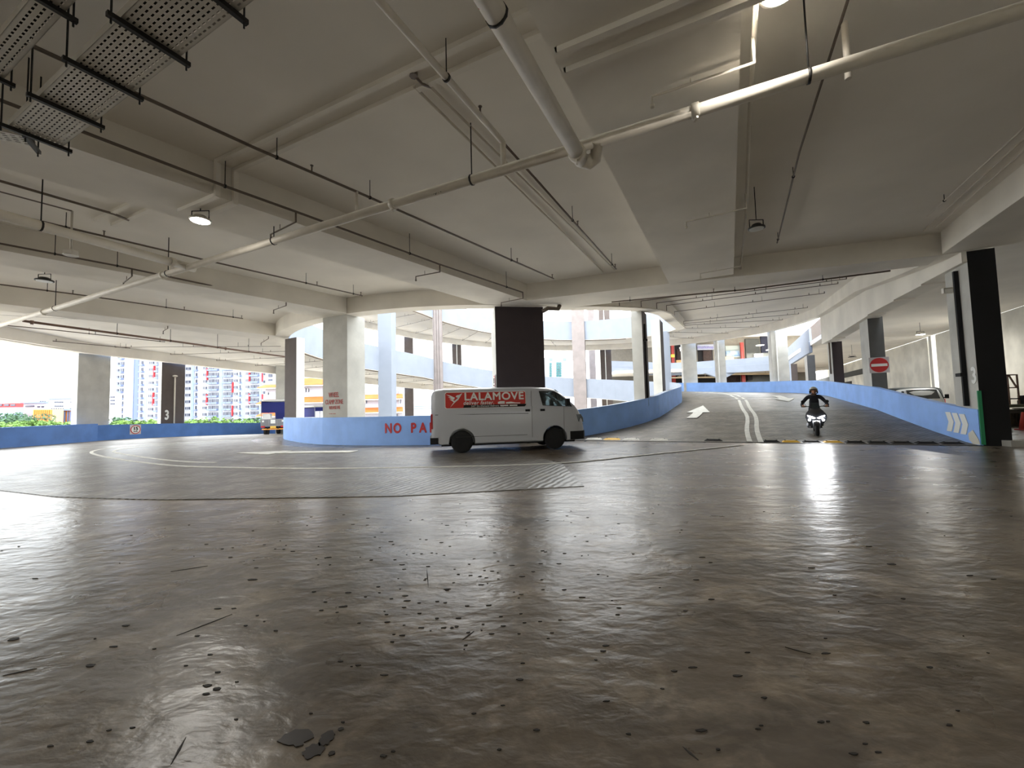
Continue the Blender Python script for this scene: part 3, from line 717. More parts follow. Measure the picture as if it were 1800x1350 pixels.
pipe([(884, 250), (1083, 473)], 5.80, .022, 'thin sprinkler pipe running on from the pale pipe toward the ring', hang=[.45, .93], heads=[.5, .985], m=M_PIPED, name='sprinkler_pipe', cat='pipe')
pipe([(727, 151), (1060, 478)], 6.10, .022, 'left one of two thin conduits flat on the middle ceiling', name='conduit', cat='conduit')
c2_ = pipe([(757, 153), (1080, 474)], 6.10, .022, 'right one of two thin conduits flat on the middle ceiling', name='conduit', cat='conduit')
a_ = P3(757, 153, 6.10); b_ = P3(727, 131, 6.10); mb = MB(); mb.tube([a_, a_.lerp(b_, .5) + Vector((0, 0, -.05)), b_], .022, 6); mb.lathe([(.06, -.03), (.06, .03)], b_, 8); mb.build('junction_box', M_PIPED, parent=c2_)
pB_ = pipe([(0, 55), (448, 260), (627, 337), (973, 490)], 5.78, .026, 'sprinkler pipe from the upper left corner to the ring beam', hang=[.40, .52, .84], heads=[.44, .86, .995], m=M_PIPED, ext=(3, 0), name='sprinkler_pipe')
a_ = P3(627, 337, 5.78); mb = MB(); mb.tube([a_, a_ + Vector((0, 0, -.55))], .03, 8); mb.build('drop_pipe', M_PIPE, parent=pB_)
pC_ = pipe([(110, 218), (400, 329), (520, 372), (773, 465), (919, 514)], 5.60, .026, 'sprinkler pipe along the foot of the nearest left beam', hang=[.30, .62, .93], m=M_PIPED, ext=(2, 0), name='sprinkler_pipe')
def side_branch(parent, p0, p1, z0, z1, r=.02):
    a = P3(p0[0], p0[1], z0); a2 = Vector((a.x, a.y, z1)); b = P3(p1[0], p1[1], z1)
    mb = MB(); mb.tube([a, a2, b, b + Vector((0, 0, -.10))], r, 6); mb.lathe([(.026, 0), (.03, .03)], b + Vector((0, 0, -.14)), 8)
    m_ = a2.lerp(b, .62); mb.tube([m_, m_ + Vector((0, 0, .12))], .008, 5)
    return mb.build('branch_pipe', M_PIPED, parent=parent)
side_branch(pC_, (520, 372), (476, 412), 5.60, 5.38); side_branch(pC_, (773, 465), (731, 486), 5.60, 5.38); side_branch(pC_, (919, 514), (881, 532), 5.60, 5.38)
pD_ = pipe([(0, 428), (205, 467), (400, 508), (503, 527)], 5.60, .024, 'sprinkler pipe along the foot of the second left beam', hang=[.40, .52, .95], m=M_PIPED, ext=(3, 0), name='sprinkler_pipe')
side_branch(pD_, (232, 472), (217, 497), 5.60, 5.38); side_branch(pD_, (503, 527), (481, 545), 5.60, 5.38)
pipe([(0, 372), (373, 460), (637, 520)], 5.80, .024, 'sprinkler pipe in the bay between the two left beams', hang=[.39, .83, .97], heads=[.44, .86, .995], m=M_PIPED, ext=(4, 0), name='sprinkler_pipe')
pipe([(0, 377), (342, 472)], 5.20, .098, 'fat pipe from the left edge joining the long drain pipe', hang=[.62], couplings=[.93], ext=(4, 0), n=14, name='drain_pipe')
pipe([(0, 318), (200, 376), (226, 387)], 6.08, .028, 'dark conduit on the slab at the left edge', m=M_PIPED, ext=(3, 0), name='conduit', cat='conduit')
pq = pipe([(0, 337), (127, 371)], 6.0, .016, 'thin conduit at the left edge with a hanging detector', m=M_PIPED, ext=(3, 0), name='conduit', cat='conduit')
a_ = P3(127, 371, 6.0); b_ = P3(127, 440, 6.0); zz = ZC
# hanging detector box on a rod
dd = D(127, 440, a_.y); mb = MB(); mb.tube([a_, Vector((a_.x, a_.y, dd.z))], .02, 6); mb.build('drop_rod', M_GALV, parent=pq)
mb = MB(); mb.box((a_.x, a_.y, dd.z - .05), (.2, .14, .1)); mb.lathe([(.12, -.12), (.13, -.10)], (a_.x, a_.y, dd.z), 14); mb.build('detector', M_GALV, parent=pq)
pipe([(0, 500), (160, 521), (427, 560)], 5.80, .024, 'sprinkler pipe left of the second beam, ending above the grey column', hang=[.40, .72, .96], heads=[.46, .78, .995], m=M_PIPED, ext=(3, 0), name='sprinkler_pipe')
pH = pipe([(0, 534), (150, 553), (285, 568), (472, 588)], 5.60, .024, 'sprinkler pipe along the foot of the third left beam', hang=[.12, .60, .97], m=M_PIPED, ext=(3, 0), name='sprinkler_pipe')
side_branch(pH, (295, 569), (287, 582), 5.60, 5.38); side_branch(pH, (472, 588), (459, 603), 5.60, 5.38)
pipe([(40, 564), (270, 595), (500, 627)], 5.25, .05, 'brown pipe below the left ceiling running toward the slim column', hang=[.24, .42, .62, .78], couplings=[.02, .66], m=mat('brown_pipe_paint', (122, 98, 86), .6), name='drain_pipe')
pipe([(0, 571), (95, 580), (290, 601)], 5.80, .024, 'sprinkler pipe over the plain grey left column', hang=[.2, .60, .97], heads=[.63], m=M_PIPED, ext=(2, 0), name='sprinkler_pipe')
pipe([(0, 591), (110, 601), (229, 612)], 5.80, .024, 'lowest sprinkler pipe at the left outer beam', hang=[.5, .97], heads=[.55], m=M_PIPED, ext=(2, 0), name='sprinkler_pipe')
# right side
pR_ = pipe([(1330, -10), (1316, 230), (1312, 366), (1300, 492)], 5.75, .028, 'conduit running down the side of the wide middle beam', name='sprinkler_pipe', m=M_PIPE, ext=(2, 0))
for (x0, y0), (x1, y1) in (((1326, 110), (1146, 170)), ((1312, 366), (1206, 390)), ((1303, 468), (1231, 481))):
    a = P3(x0, y0, 5.42); b = P3(x1, y1, 5.42); mb = MB(); mb.tube([Vector((a.x, a.y, 5.74)), a, b, b + Vector((0, 0, -.10))], .02, 6)
    mb.lathe([(.024, 0), (.03, .04)], b + Vector((0, 0, -.15)), 8); m_ = a.lerp(b, .6); mb.tube([m_, m_ + Vector((0, 0, .08))], .008, 5); mb.build('branch_pipe', M_PIPE, parent=pR_)
pS_ = pipe([(1484, 20), (1405, 268), (1366, 427)], 5.95, .018, 'thin pipe alone on the dark right-hand ceiling', hang=[.6, .97], name='sprinkler_pipe', m=M_PIPED, ext=(2, 0))
a_ = P3(1484, 40, 5.95); mb = MB(); mb.tube([a_, Vector((a_.x, a_.y, 5.24))], .035, 8); mb.build('drop_pipe', M_PIPE, parent=pS_)
for i, ((x0, y0), (x1, y1), nm) in enumerate((((1820, 207), (1630, 380), 'upper'), ((1820, 226), (1624, 405), 'middle'), ((1820, 248), (1646, 400), 'lowest'))):
    pipe([(x0, y0), (x1, y1)], 6.10 if i else 6.0, .018, nm + ' of three thin conduits on the far right ceiling', name='conduit', cat='conduit', ext=(2, 0), hang=[.85] if i == 0 else ())
pipe([(1075, 531), (1310, 509), (1565, 476)], 5.36, .028, 'sprinkler pipe along the straight beam at the foot of the ramp', hang=[.08, .5, .8], heads=[.42], m=M_PIPED, name='sprinkler_pipe', ztop=ZB)
# wide trunking lines over slab and beams
for dx_, nm in ((0.0, 'front'), (0.32, 'rear')):
    A_ = Vector(G(400, 288, ZC)) ; B_ = Vector(G(925, 42, ZC)); dT = (B_ - A_).normalized(); nT_ = Vector((-dT.y, dT.x)) * (dx_ - .16)
    A_ = A_ - nT_; B_ = B_ - nT_
    r1 = MB(); w_, h_ = .085, .035
    def seg(p, q): r1.bar(p, q, w_, h_ * 2, up=(0, 0, 1))
    a3 = Vector((A_.x, A_.y, ZC - h_)); b3 = Vector((B_.x, B_.y, ZC - h_))
    seg(a3, b3 + Vector((dT.x, dT.y, 0)) * .35)
    r1.box((A_.x - dT.x * .03, A_.y - dT.y * .03, (ZC + ZB) / 2 - .02), (h_ * 2, w_, ZC - ZB + .06), rz=atan2(dT.y, dT.x))
    c3 = a3 - Vector((dT.x, dT.y, 0)) * 1.30; c3.z = ZB - h_; d3 = Vector((A_.x, A_.y, ZB - h_)); seg(c3, d3)
    e3 = b3 + Vector((dT.x, dT.y, 0)) * .45; e3.z = ZB - h_; f3 = e3 + Vector((dT.x, dT.y, 0)) * 2.6; seg(e3, f3)
    r1.box((e3.x, e3.y, ZC / 2 + ZB / 2), (h_ * 2, w_, ZC - ZB), rz=atan2(dT.y, dT.x))
    g3 = a3 - Vector((dT.x, dT.y, 0)) * 2.3; h3 = a3 - Vector((dT.x, dT.y, 0)) * 5.0; seg(g3, h3)
    r1.build('cable_trunking', M_BEAM, label=nm + ' one of the two parallel boxed cable runs crossing the beams', cat='trunking')
# perforated cable trays
def slot_tray(a, b, w, label, rows=10, pitch=.078, brackets=5, name='cable_tray', rod_to=ZC):
    a, b = Vector(a), Vector(b); d = (b - a); L = d.length; d.normalize(); n = Vector((-d.y, d.x, 0)).normalized()
    t = thing(name, a, label, 'cable tray')
    mb = MB(); ny = rows * 2 + 1; nx = int(L / pitch) * 2 + 1; cw = w / ny; cl = L / nx; vs = []
    for i in range(nx + 1):
        for j in range(ny + 1):
            fj = ((j // 2) + (.66 if j % 2 else 0)) / (rows + .66) if j < ny else 1.0
            si = ((i // 2) + (.45 if i % 2 else 0)) * 2 * cl if i < nx else L
            vs.append(a + d * si + n * ((fj - .5) * w))
    fs = []
    for i in range(nx):
        for j in range(ny):
            if i % 2 == 1 and j % 2 == 1: continue
            q = i * (ny + 1) + j; fs.append((q, q + 1, q + ny + 2, q + ny + 1))
    mb.add(vs, fs)
    for s_ in (-1, 1): mb.bar(a + n * (w / 2 * s_) + Vector((0, 0, .04)), b + n * (w / 2 * s_) + Vector((0, 0, .04)), .006, .08)
    mb.build('perforated_sheet', M_GALV, parent=t)
    mb = MB(); mb.bar(a + Vector((0, 0, .09)), b + Vector((0, 0, .09)), w * .8, .05); mb.build('cable_bundle', mat('dusty_cables', (70, 66, 62), .9), parent=t)
    for k in range(brackets):
        q = a + d * (L * (k + .02) / (brackets - 1) * .99)
        mb = MB(); mb.bar(q - n * (w / 2 + .09) + Vector((0, 0, -.025)), q + n * (w / 2 + .09) + Vector((0, 0, -.025)), .045, .045)
        for s_ in (-1, 1):
            e_ = q + n * ((w / 2 + .06) * s_); mb.tube([e_ + Vector((0, 0, -.10)), Vector((e_.x, e_.y, rod_to))], .009, 5)
        mb.build('bracket', M_ROD, parent=t)
    return t
ta = (P3(30, 229, 5.0) + P3(95, 252, 5.0)) / 2; tb_ = (P3(222, 40, 5.0) + P3(308, 92, 5.0)) / 2
td = (tb_ - ta); slot_tray(ta, ta + td * (5 / 3.0), .46, 'wide perforated cable tray hung on rods at top left', brackets=6)
tc_ = P3(-20, 130, 5.35); te_ = P3(75, 20, 5.35); slot_tray(tc_, tc_ + (te_ - tc_) * 2.2, .20, 'narrow perforated cable tray in the extreme top left corner', rows=3, brackets=3)
tg = P3(0, 238, 5.1); th = P3(55, 250, 5.1); slot_tray(tg - (th - tg) * 1.5, th, .24, 'short perforated tray going left under the wide one', rows=4, brackets=2)

# ------------------------------------------------------------------ round hanging lamps
def bay_lamp(p, r, label, lit, stem=.25, top=ZC):
    p = Vector(p); t = thing('high_bay_lamp', p, label, 'lamp')
    mb = MB(); mb.lathe([(r * .5, .10), (r * .55, .09), (r * .62, .05), (r * .98, .03), (r, .0), (r * .9, -.005)], p, 24); mb.build('housing', M_ROD if not lit else M_GALV, parent=t)
    mb = MB(); mb.lathe([(r * .86, 0), (r * .8, -.012)], p + Vector((0, 0, -.002)), 24); mb.build('lens', M_LAMP if lit else M_LENS, parent=t)
    mb = MB(); mb.tube([p + Vector((-r * .9, 0, .02)), p + Vector((-r * .9, 0, .2)), p + Vector((r * .9, 0, .2)), p + Vector((r * .9, 0, .02))], .012, 6)
    mb.build('yoke', M_ROD, parent=t)
    mb = MB(); mb.tube([p + Vector((0, 0, .2)), Vector((p.x, p.y, top))], .01, 5); mb.build('stem', M_ROD, parent=t)
    if lit:
        ld = bpy.data.lights.new('lamp_light', 'AREA'); ld.shape = 'DISK'; ld.size = r * 1.6; ld.energy = lit; ld.color = (1, .97, .9)
        lo = bpy.data.objects.new('lamp_light', ld); COL.objects.link(lo); lo.parent = t; lo.location = (0, 0, -.03)
    return t
bay_lamp(P3(352, 388, 5.25), .19, 'lit round lamp under the nearest left beam', 30, top=ZB)
bay_lamp(P3(78, 494, 5.35), .20, 'unlit round lamp hanging at the left edge', 0)
bay_lamp(P3(1330, 402, 5.20), .17, 'unlit black round lamp beside the wide middle beam', 0)
bay_lamp(P3(1372, -16, 5.75), .20, 'lit round lamp cut by the top edge of the picture', 12)
bay_lamp(D(1618, 588, 26.0), .26, 'lit round lamp hanging between no entry column and pillar', 60)
bay_lamp(D(1498, 628, 36.0), .3, 'unlit round lamp beyond the near black column', 0)

# ------------------------------------------------------------------ more pipes: radial sprinkler lines under the spiral decks
def radial(u, k, label, group, f0=.06, f1=.86):
    z = road_z(u) + STOREY * k - .62
    a = at(u, 0, f0); b = at(u, 0, f1); a3 = Vector((a.x, a.y, z)); b3 = Vector((b.x, b.y, z))
    mb = MB(); mb.tube([a3 + Vector((0, 0, -.30)), a3, b3, b3 + Vector((0, 0, .09))], .022, 6)
    o = mb.build('sprinkler_pipe', M_PIPED, label=label, cat='pipe', group=group)
    mb2 = None
    for f in (.30, .62, .97):
        q = a3.lerp(b3, f); mb = MB(); mb.tube([q, q + Vector((0, 0, .27))], .009, 4); mb.build('hanger_rod', M_ROD, parent=o)
        q = a3.lerp(b3, f - .06); mb = MB(); mb.tube([q, q + Vector((0, 0, .11))], .018, 5); mb.build('sprinkler_head', M_PIPED, parent=o)
ORD = 'first second third fourth fifth sixth seventh eighth ninth tenth eleventh twelfth thirteenth fourteenth fifteenth sixteenth seventeenth'.split()
for i, u in enumerate([6, 14, 22, 30, 38, 46, 53, 62, 72, 83, 95, 108]): radial(u, 1, 'thin sprinkler pipe above the up ramp, ' + ORD[i] + ' of the fan counted from the nearest', 'fan of sprinkler pipes over the up ramp')
for i, u in enumerate([150 + 9 * i for i in range(12)]): radial(u, 1, 'thin pipe under the upper ring deck across the void, ' + ORD[i] + ' from the right', 'sprinkler pipes under the upper ring deck')
for i, u in enumerate([160 + 8.5 * i for i in range(15)]): radial(u, 0, 'thin pipe under the lower ring deck across the void, ' + ORD[i] + ' from the right', 'sprinkler pipes under the lower ring deck')
def ring_tube(us, k, off, dz, r, label, m=M_PIPE, name='conduit', cat='conduit'):
    pts = []
    for u in us:
        p = at(u, RI + off); pts.append((p.x, p.y, road_z(u) + STOREY * k + dz))
    mb = MB(); mb.tube(pts, r, 6); return mb.build(name, m, label=label, cat=cat)
ring_tube([3, 9, 14, 20, 27, 35, 43.6, 48.6, 53.6, 61, 68, 76, 84], 1, .62, -.98, .035, 'pale conduit along the bottom edge of the ring beam beside the up ramp')
ring_tube([u for u in US if 110 < u < 290], 1, .05, -1.04, .04, 'conduit along the lower edge of the upper ring across the void', M_PIPED)
ring_tube([u for u in US if 150 < u < 290], 0, .05, -1.04, .04, 'conduit along the lower edge of the lower ring across the void', M_PIPED)
# downpipes on the columns
def pipe_on(col, x, y, z0, z1, r=.035, m=M_WHITE, name='downpipe', cap=False):
    mb = MB(); mb.tube([(x, y, z0), (x, y, z1)], r, 8)
    o = mb.build(name, m, parent=col)
    if cap:
        mb = MB(); mb.lathe([(r * 1.5, 0), (r * 3.4, .06), (r * 3.0, .12), (r, .16)], (x, y, z1), 12); mb.build('pipe_cap', m, parent=col)
    return o
q = Vector((-25.82, 30.1)) + sT * .92 + nT * .06; pipe_on(colT, q.x, q.y, .6, 4.3, .05, M_PIPE, cap=True)
q = Vector(pP) + aa * .72 + aw * .05; pipe_on(pillar, q.x, q.y, 1.1, 5.0, .028, mat('cream_pipe', (206, 196, 170), .5))
q = Vector(pP) + aa * .58 + aw * .06; mb = MB(); mb.box((q.x, q.y, 3.1), (.10, .09, 4.0), radians(-28)); mb.build('cable_riser', M_BLACK, parent=pillar)
q = Vector(pP) + aa * .66 + aw * .10; mb = MB(); mb.box((q.x, q.y, 2.02), (.12, .3, .1), radians(-28)); mb.build('pipe_clamp', M_BLACK, parent=pillar)
q = Vector(pP) + aa * .95 + aw * .12; mb = MB(); mb.box((q.x, q.y, 4.62), (.24, .12, .16), radians(-20)); mb.build('floodlight', M_GALV, parent=pillar)
mb = MB(); mb.box((q.x - .03, q.y - .065, 4.60), (.18, .01, .12), radians(-20)); mb.build('floodlight_lens', mat('floodlight_lens', (230, 228, 220), .3), parent=pillar)
q = Vector((6.05, 20.35)) + NV * .58 + AX * .35; pipe_on(colE1, q.x, q.y, 1.3, 5.4, .05, M_ROD)
q = Vector((6.05, 20.35)) + NV * .62 + AX * .15; mb = MB(); mb.box((q.x, q.y, 4.55), (.2, .1, .1)); mb.build('floodlight', M_ROD, parent=colE1)
q = Vector(pK) + aw * .10 + aa * .2; pipe_on(colK, q.x, q.y, 3.1, 6.2, .05, M_PIPED)
for kk, (px_, dx_) in {'a': (634, 0), 'b': (804, .0), 'c': (1066, 0), 'd': (1268, -.15), 'e': (1371, -.1)}.items():
    c_ = oc_pipe[kk]; L_ = c_.location; v_ = Vector((L_.x, L_.y)); fn = -v_.normalized()
    q = v_ + fn * (.66 if kk != 'e' else 1.0) + Vector((dx_, 0))
    pipe_on(c_, q.x, q.y, -5, 14.5, .05, M_WHITE)
# drain bend at the head of the maroon column
mb = MB(); mb.tube([(1.30, 16.35, 5.22), (1.52, 16.30, 5.33), (1.95, 16.45, 5.33), (2.02, 16.5, 5.49)], .085, 12)
mb.build('drain_bend', M_PIPED, parent=colB)
mb = MB()   # vertical ribs on the grey ribbed column
for i in range(3):
    e_ = Vector((cos(radians(8)), sin(radians(8)))); p = Vector((-8.15, 42.4)) + e_ * (.22 + .26 * i) - Vector((-e_.y, e_.x)) * .05
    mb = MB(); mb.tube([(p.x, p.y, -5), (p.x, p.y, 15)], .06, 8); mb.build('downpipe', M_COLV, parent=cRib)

# ------------------------------------------------------------------ white delivery van
def boolean_cut(o, cutters):
    for c in cutters:
        md = o.modifiers.new('cut', 'BOOLEAN'); md.operation = 'DIFFERENCE'; md.solver = 'EXACT'; md.object = c
    dg = bpy.context.evaluated_depsgraph_get(); dg.update()
    me = bpy.data.meshes.new_from_object(o.evaluated_get(dg)); o.modifiers.clear(); o.data = me
    for c in cutters: bpy.data.objects.remove(c)
    return o
def smooth_sharp(o, ang=32):
    for p in o.data.polygons: p.use_smooth = True
    o.data.set_sharp_from_angle(angle=radians(ang)); return o
def resample(prof, x):
    return interp(x, prof)
VAN_L, VAN_H, VAN_W = 4.96, 2.03, 0.875
X_RW, X_FW = 0.93, 3.91
ROOF = [(0, 1.80), (.05, 1.93), (.14, 1.99), (.4, 2.02), (1.5, 2.03), (3.2, 2.03), (3.75, 2.00), (3.98, 1.94), (4.2, 1.80), (4.45, 1.58), (4.66, 1.38), (4.78, 1.22), (4.88, 1.02), (4.94, .80), (4.96, .55)]
WID = [(0, .82), (.06, .85), (.2, .875), (4.2, .875), (4.55, .86), (4.75, .82), (4.88, .74), (4.96, .62)]
def side_y(x, z):
    w = resample(WID, x); zt = resample(ROOF, x)
    if z < 1.15: return w - .012 * abs(z - .8)
    return w - (z - 1.15) * .16
def make_van(name, label, body_m, sign=True, group=None):
    t = thing(name, (0, 0, 0), label, 'van', group)
    xs = [0, .03, .08, .14, .25, .4, .8, 1.5, 2.4, 3.2, 3.6, 3.75, 3.87, 3.98, 4.08, 4.2, 4.32, 4.45, 4.56, 4.66, 4.73, 4.78, 4.84, 4.88, 4.92, 4.94, 4.96]
    vs = []; N = 0
    for x in xs:
        zt = resample(ROOF, x); w = resample(WID, x); zb = .27 if x > .2 else .34
        half = []
        cr = min(.16, (zt - zb) * .3)
        zs_ = [zb, zb + (zt - zb) * .02, min(.5, zb + (zt - zb) * .3), min(.85, zb + (zt - zb) * .5), min(1.15, zb + (zt - zb) * .7), zt - cr]
        for z in zs_: half.append((side_y(x, z) - (.05 if z == zb else 0), z))
        y0 = half[-1][0]
        half += [(y0 - cr * .35, zt - cr * .35), (y0 - cr * .9, zt - cr * .06), (y0 * .45, zt + .012), (0, zt + .018)]
        sec = [(x, y, z) for y, z in half] + [(x, -y, z) for y, z in half[-2::-1]]
        N = len(sec); vs += sec
    fs = []
    for i in range(len(xs) - 1):
        for k in range(N): fs.append((i * N + k, i * N + (k + 1) % N, (i + 1) * N + (k + 1) % N, (i + 1) * N + k))
    fs += [tuple(range(N))[::-1], tuple((len(xs) - 1) * N + k for k in range(N))]
    mb = MB(); mb.add(vs, fs); body = mb.build('body', body_m, local=True)
    cut = []
    def cutter(m_): c = m_.build('cutter', body_m, local=True); cut.append(c)
    for xw in (X_RW, X_FW):
        for s_ in (-1, 1):
            m_ = MB(); m_.lathe([(.405, -.16), (.405, .3)], (xw, s_ * .82, .36), 32, axis='Y'); cutter(m_)
    m_ = MB(); m_.prism([(2.95, -.74), (4.30, -.74), (4.30, .74), (2.95, .74)], .62, 1.30); cutter(m_)
    m_ = MB(); pts = [(3.0, 1.30), (4.38, 1.30), (4.12, 1.66), (3.86, 1.86), (3.0, 1.90)]
    m_.add([(x, -.70, z) for x, z in pts] + [(x, .70, z) for x, z in pts], [(0, 1, 2, 3, 4), (9, 8, 7, 6, 5)] + [(i, i + 5, (i + 1) % 5 + 5, (i + 1) % 5) for i in range(5)]); cutter(m_)
    win = [(3.54, 1.42), (4.50, 1.36), (4.46, 1.46), (4.08, 1.78), (3.92, 1.87), (3.44, 1.88)]
    m_ = MB(); m_.add([(x, -1.1, z) for x, z in win] + [(x, 1.1, z) for x, z in win], [tuple(range(6)), tuple(range(11, 5, -1))] + [(i, i + 6, (i + 1) % 6 + 6, (i + 1) % 6) for i in range(6)]); cutter(m_)
    ws = [(3.99, 1.97), (4.70, 1.39), (4.28, 1.30), (3.9, 1.80)]
    m_ = MB(); m_.add([(x, -.66, z) for x, z in ws] + [(x, .66, z) for x, z in ws], [(0, 1, 2, 3), (7, 6, 5, 4)] + [(i, i + 4, (i + 1) % 4 + 4, (i + 1) % 4) for i in range(4)]); cutter(m_)
    boolean_cut(body, cut); smooth_sharp(body); body.parent = t
    # glass
    M_GL = mat('clear_cab_glass', (150, 162, 162), .03, trans=.92, spec=.6)
    for s_ in (-1, 1):
        m_ = MB(); P = [(x, s_ * (side_y(x, z) - .015), z) for x, z in win]; P2 = [(x, y - s_ * .006, z) for x, y, z in P]
        m_.add(P + P2, [tuple(range(6)), tuple(range(11, 5, -1))] + [(i, i + 6, (i + 1) % 6 + 6, (i + 1) % 6) for i in range(6)]); g = m_.build('side_window', M_GL, parent=t, local=True)
        m_ = MB(); Q = [Vector((x, s_ * (side_y(x, z) + .004), z)) for x, z in win]
        for i in range(6): m_.bar(Q[i], Q[(i + 1) % 6], .012, .04, up=(0, 1, 0))
        m_.bar(Vector((4.06, s_ * (side_y(4.06, 1.5) + .002), 1.40)), Vector((3.98, s_ * (side_y(4.0, 1.8) + .002), 1.83)), .012, .03, up=(0, 1, 0))
        m_.build('window_seal', M_BLACK, parent=g, local=True)
    m_ = MB(); m_.add([(4.02, -.65, 1.93), (4.02, .65, 1.93), (4.66, .67, 1.40), (4.66, -.67, 1.40), (4.015, -.65, 1.92), (4.015, .65, 1.92), (4.65, .67, 1.39), (4.65, -.67, 1.39)],
                      [(0, 1, 2, 3), (7, 6, 5, 4), (0, 4, 5, 1), (1, 5, 6, 2), (2, 6, 7, 3), (3, 7, 4, 0)]); m_.build('windscreen', M_GL if sign else M_GLASS, parent=t, local=True)
    # wheels
    M_HUB = mat('dull_steel_wheel', (70, 72, 76), .5, metal=.5)
    for xw in (X_RW, X_FW):
        for s_ in (-1, 1):
            m_ = MB(); m_.lathe([(.19, -.09), (.30, -.10), (.335, -.08), (.345, -.03), (.345, .03), (.335, .08), (.30, .10), (.19, .09)], (xw, s_ * .74, .345), 32, axis='Y')
            w = m_.build('wheel', M_RUBBER, parent=t, local=True)
            m_ = MB(); m_.lathe([(.20, 0), (.205, .03), (.17, .035), (.10, .0), (.06, .0), (.055, .05), (.02, .055)], (xw, s_ * (.74 + .06), .345), 24, axis='Y', R=Matrix.Rotation(pi, 3, 'X') if s_ > 0 else None)
            h = m_.build('hub', M_HUB, parent=w, local=True)
            for k in range(6):
                a = k * pi / 3; m_ = MB(); m_.box((xw + .125 * cos(a), s_ * .80, .345 + .125 * sin(a)), (.11, .02, .03), R=Matrix.Rotation(-a, 3, 'Y')); m_.build('spoke', M_HUB, parent=w, local=True)
    def side_bar(p, q, w_, dpt, nm, m, s_=-1, parent=t):
        m_ = MB(); a = Vector((p[0], s_ * (side_y(*p) + .002), p[1])); b = Vector((q[0], s_ * (side_y(*q) + .002), q[1])); m_.bar(a, b, dpt, w_, up=(0, 0, 1) if abs(p[1] - q[1]) < .3 else (1, 0, 0)); return m_.build(nm, m, parent=parent, local=True)
    M_SEAM = mat('door_seam', (60, 58, 56), .7)
    for s_ in (-1, 1):
        side_bar((.12, 1.20), (3.05, 1.18), .018, .016, 'slide_rail', M_SEAM, s_)
        for xa in (3.16, 4.22):
            m_ = MB()
            zz = [.42, .8, 1.15, 1.4] + ([1.9] if xa < 4 else [])
            for z0, z1 in zip(zz, zz[1:]): m_.bar((xa, s_ * (side_y(xa, z0) + .001), z0), (xa + (.02 if z1 > 1.3 else 0), s_ * (side_y(xa, z1) + .001), z1), .008, .010, up=(0, 1, 0))
            m_.build('door_seam', M_SEAM, parent=t, local=True)
        side_bar((.75, .50), (3.0, .50), .012, .008, 'sill_seam', M_SEAM, s_)
        for xa in (3.03, 3.52):
            m_ = MB(); m_.box((xa, s_ * (side_y(xa, 1.27) + .004), 1.27), (.15, .03, .07)); h = m_.build('door_handle', M_BLACK, parent=t, local=True)
        m_ = MB(); m_.box((.015, s_ * .80, 1.0), (.06, .10, .46)); m_.build('tail_light', mat('tail_red', (176, 30, 34), .3), parent=t, local=True)
        HL = [(4.66, 1.10), (4.82, 1.10), (4.925, .98), (4.948, .84), (4.72, .86)]
        m_ = MB(); A = [(x, s_ * (resample(WID, x) + .014), z) for x, z in HL]; B = [(x - .01, s_ * (resample(WID, x) - .06), z) for x, z in HL]
        m_.add(A + B, [tuple(range(5)), tuple(range(9, 4, -1))] + [(i, i + 5, (i + 1) % 5 + 5, (i + 1) % 5) for i in range(5)]); m_.build('headlight', mat('headlight_glass', (112, 118, 124), .1, metal=.4), parent=t, local=True)
        # wing mirror
        m_ = MB(); m_.box((4.32, s_ * 1.0, 1.50), (.12, .16, .24)); m_.bar((4.36, s_ * .84, 1.42), (4.34, s_ * .95, 1.46), .05, .05); m_.build('wing_mirror', M_BLACK, parent=t, local=True)
    m_ = MB(); fb = [(4.42, .885), (4.72, .85), (4.90, .76), (4.985, .62), (4.985, -.62), (4.90, -.76), (4.72, -.85), (4.42, -.885)]; m_.prism(fb, .29, .56); m_.build('front_bumper', M_BLACK, parent=t, local=True)
    m_ = MB(); m_.prism([(4.86, .60), (4.965, .55), (4.965, -.55), (4.86, -.60)], .62, .80); m_.build('grille', M_BLACK, parent=t, local=True)
    m_ = MB(); m_.prism([(.2, .885), (-.04, .86), (-.06, .0), (-.04, -.86), (.2, -.885), (.2, 0)], .30, .50); m_.build('rear_bumper', M_BLACK, parent=t, local=True)
    m_ = MB(); m_.prism([(.3, -.74), (4.6, -.74), (4.6, .74), (.3, .74)], .22, .30); m_.build('underbody', M_BLACK, parent=t, local=True)
    for s_ in (-1, 1):
        m_ = MB(); m_.box((3.25, s_ * .36, .86), (.5, .5, .14)); m_.box((3.04, s_ * .36, 1.2), (.12, .48, .62), R=Matrix.Rotation(-.15, 3, 'Y')); m_.box((3.01, s_ * .36, 1.60), (.09, .26, .16)); m_.build('seat', mat('seat_grey', (62, 62, 66), .9), parent=t, local=True)
    m_ = MB(); m_.prism([(4.02, -.7), (4.29, -.7), (4.29, .7), (4.02, .7)], .9, 1.29); m_.build('dashboard', M_BLACK, parent=t, local=True)
    m_ = MB(); m_.lathe([(.17, -.012), (.19, 0), (.17, .012)], (3.86, -.36, 1.30), 20, R=Matrix.Rotation(radians(-50), 3, 'Y')); m_.build('steering_wheel', M_BLACK, parent=t, local=True)
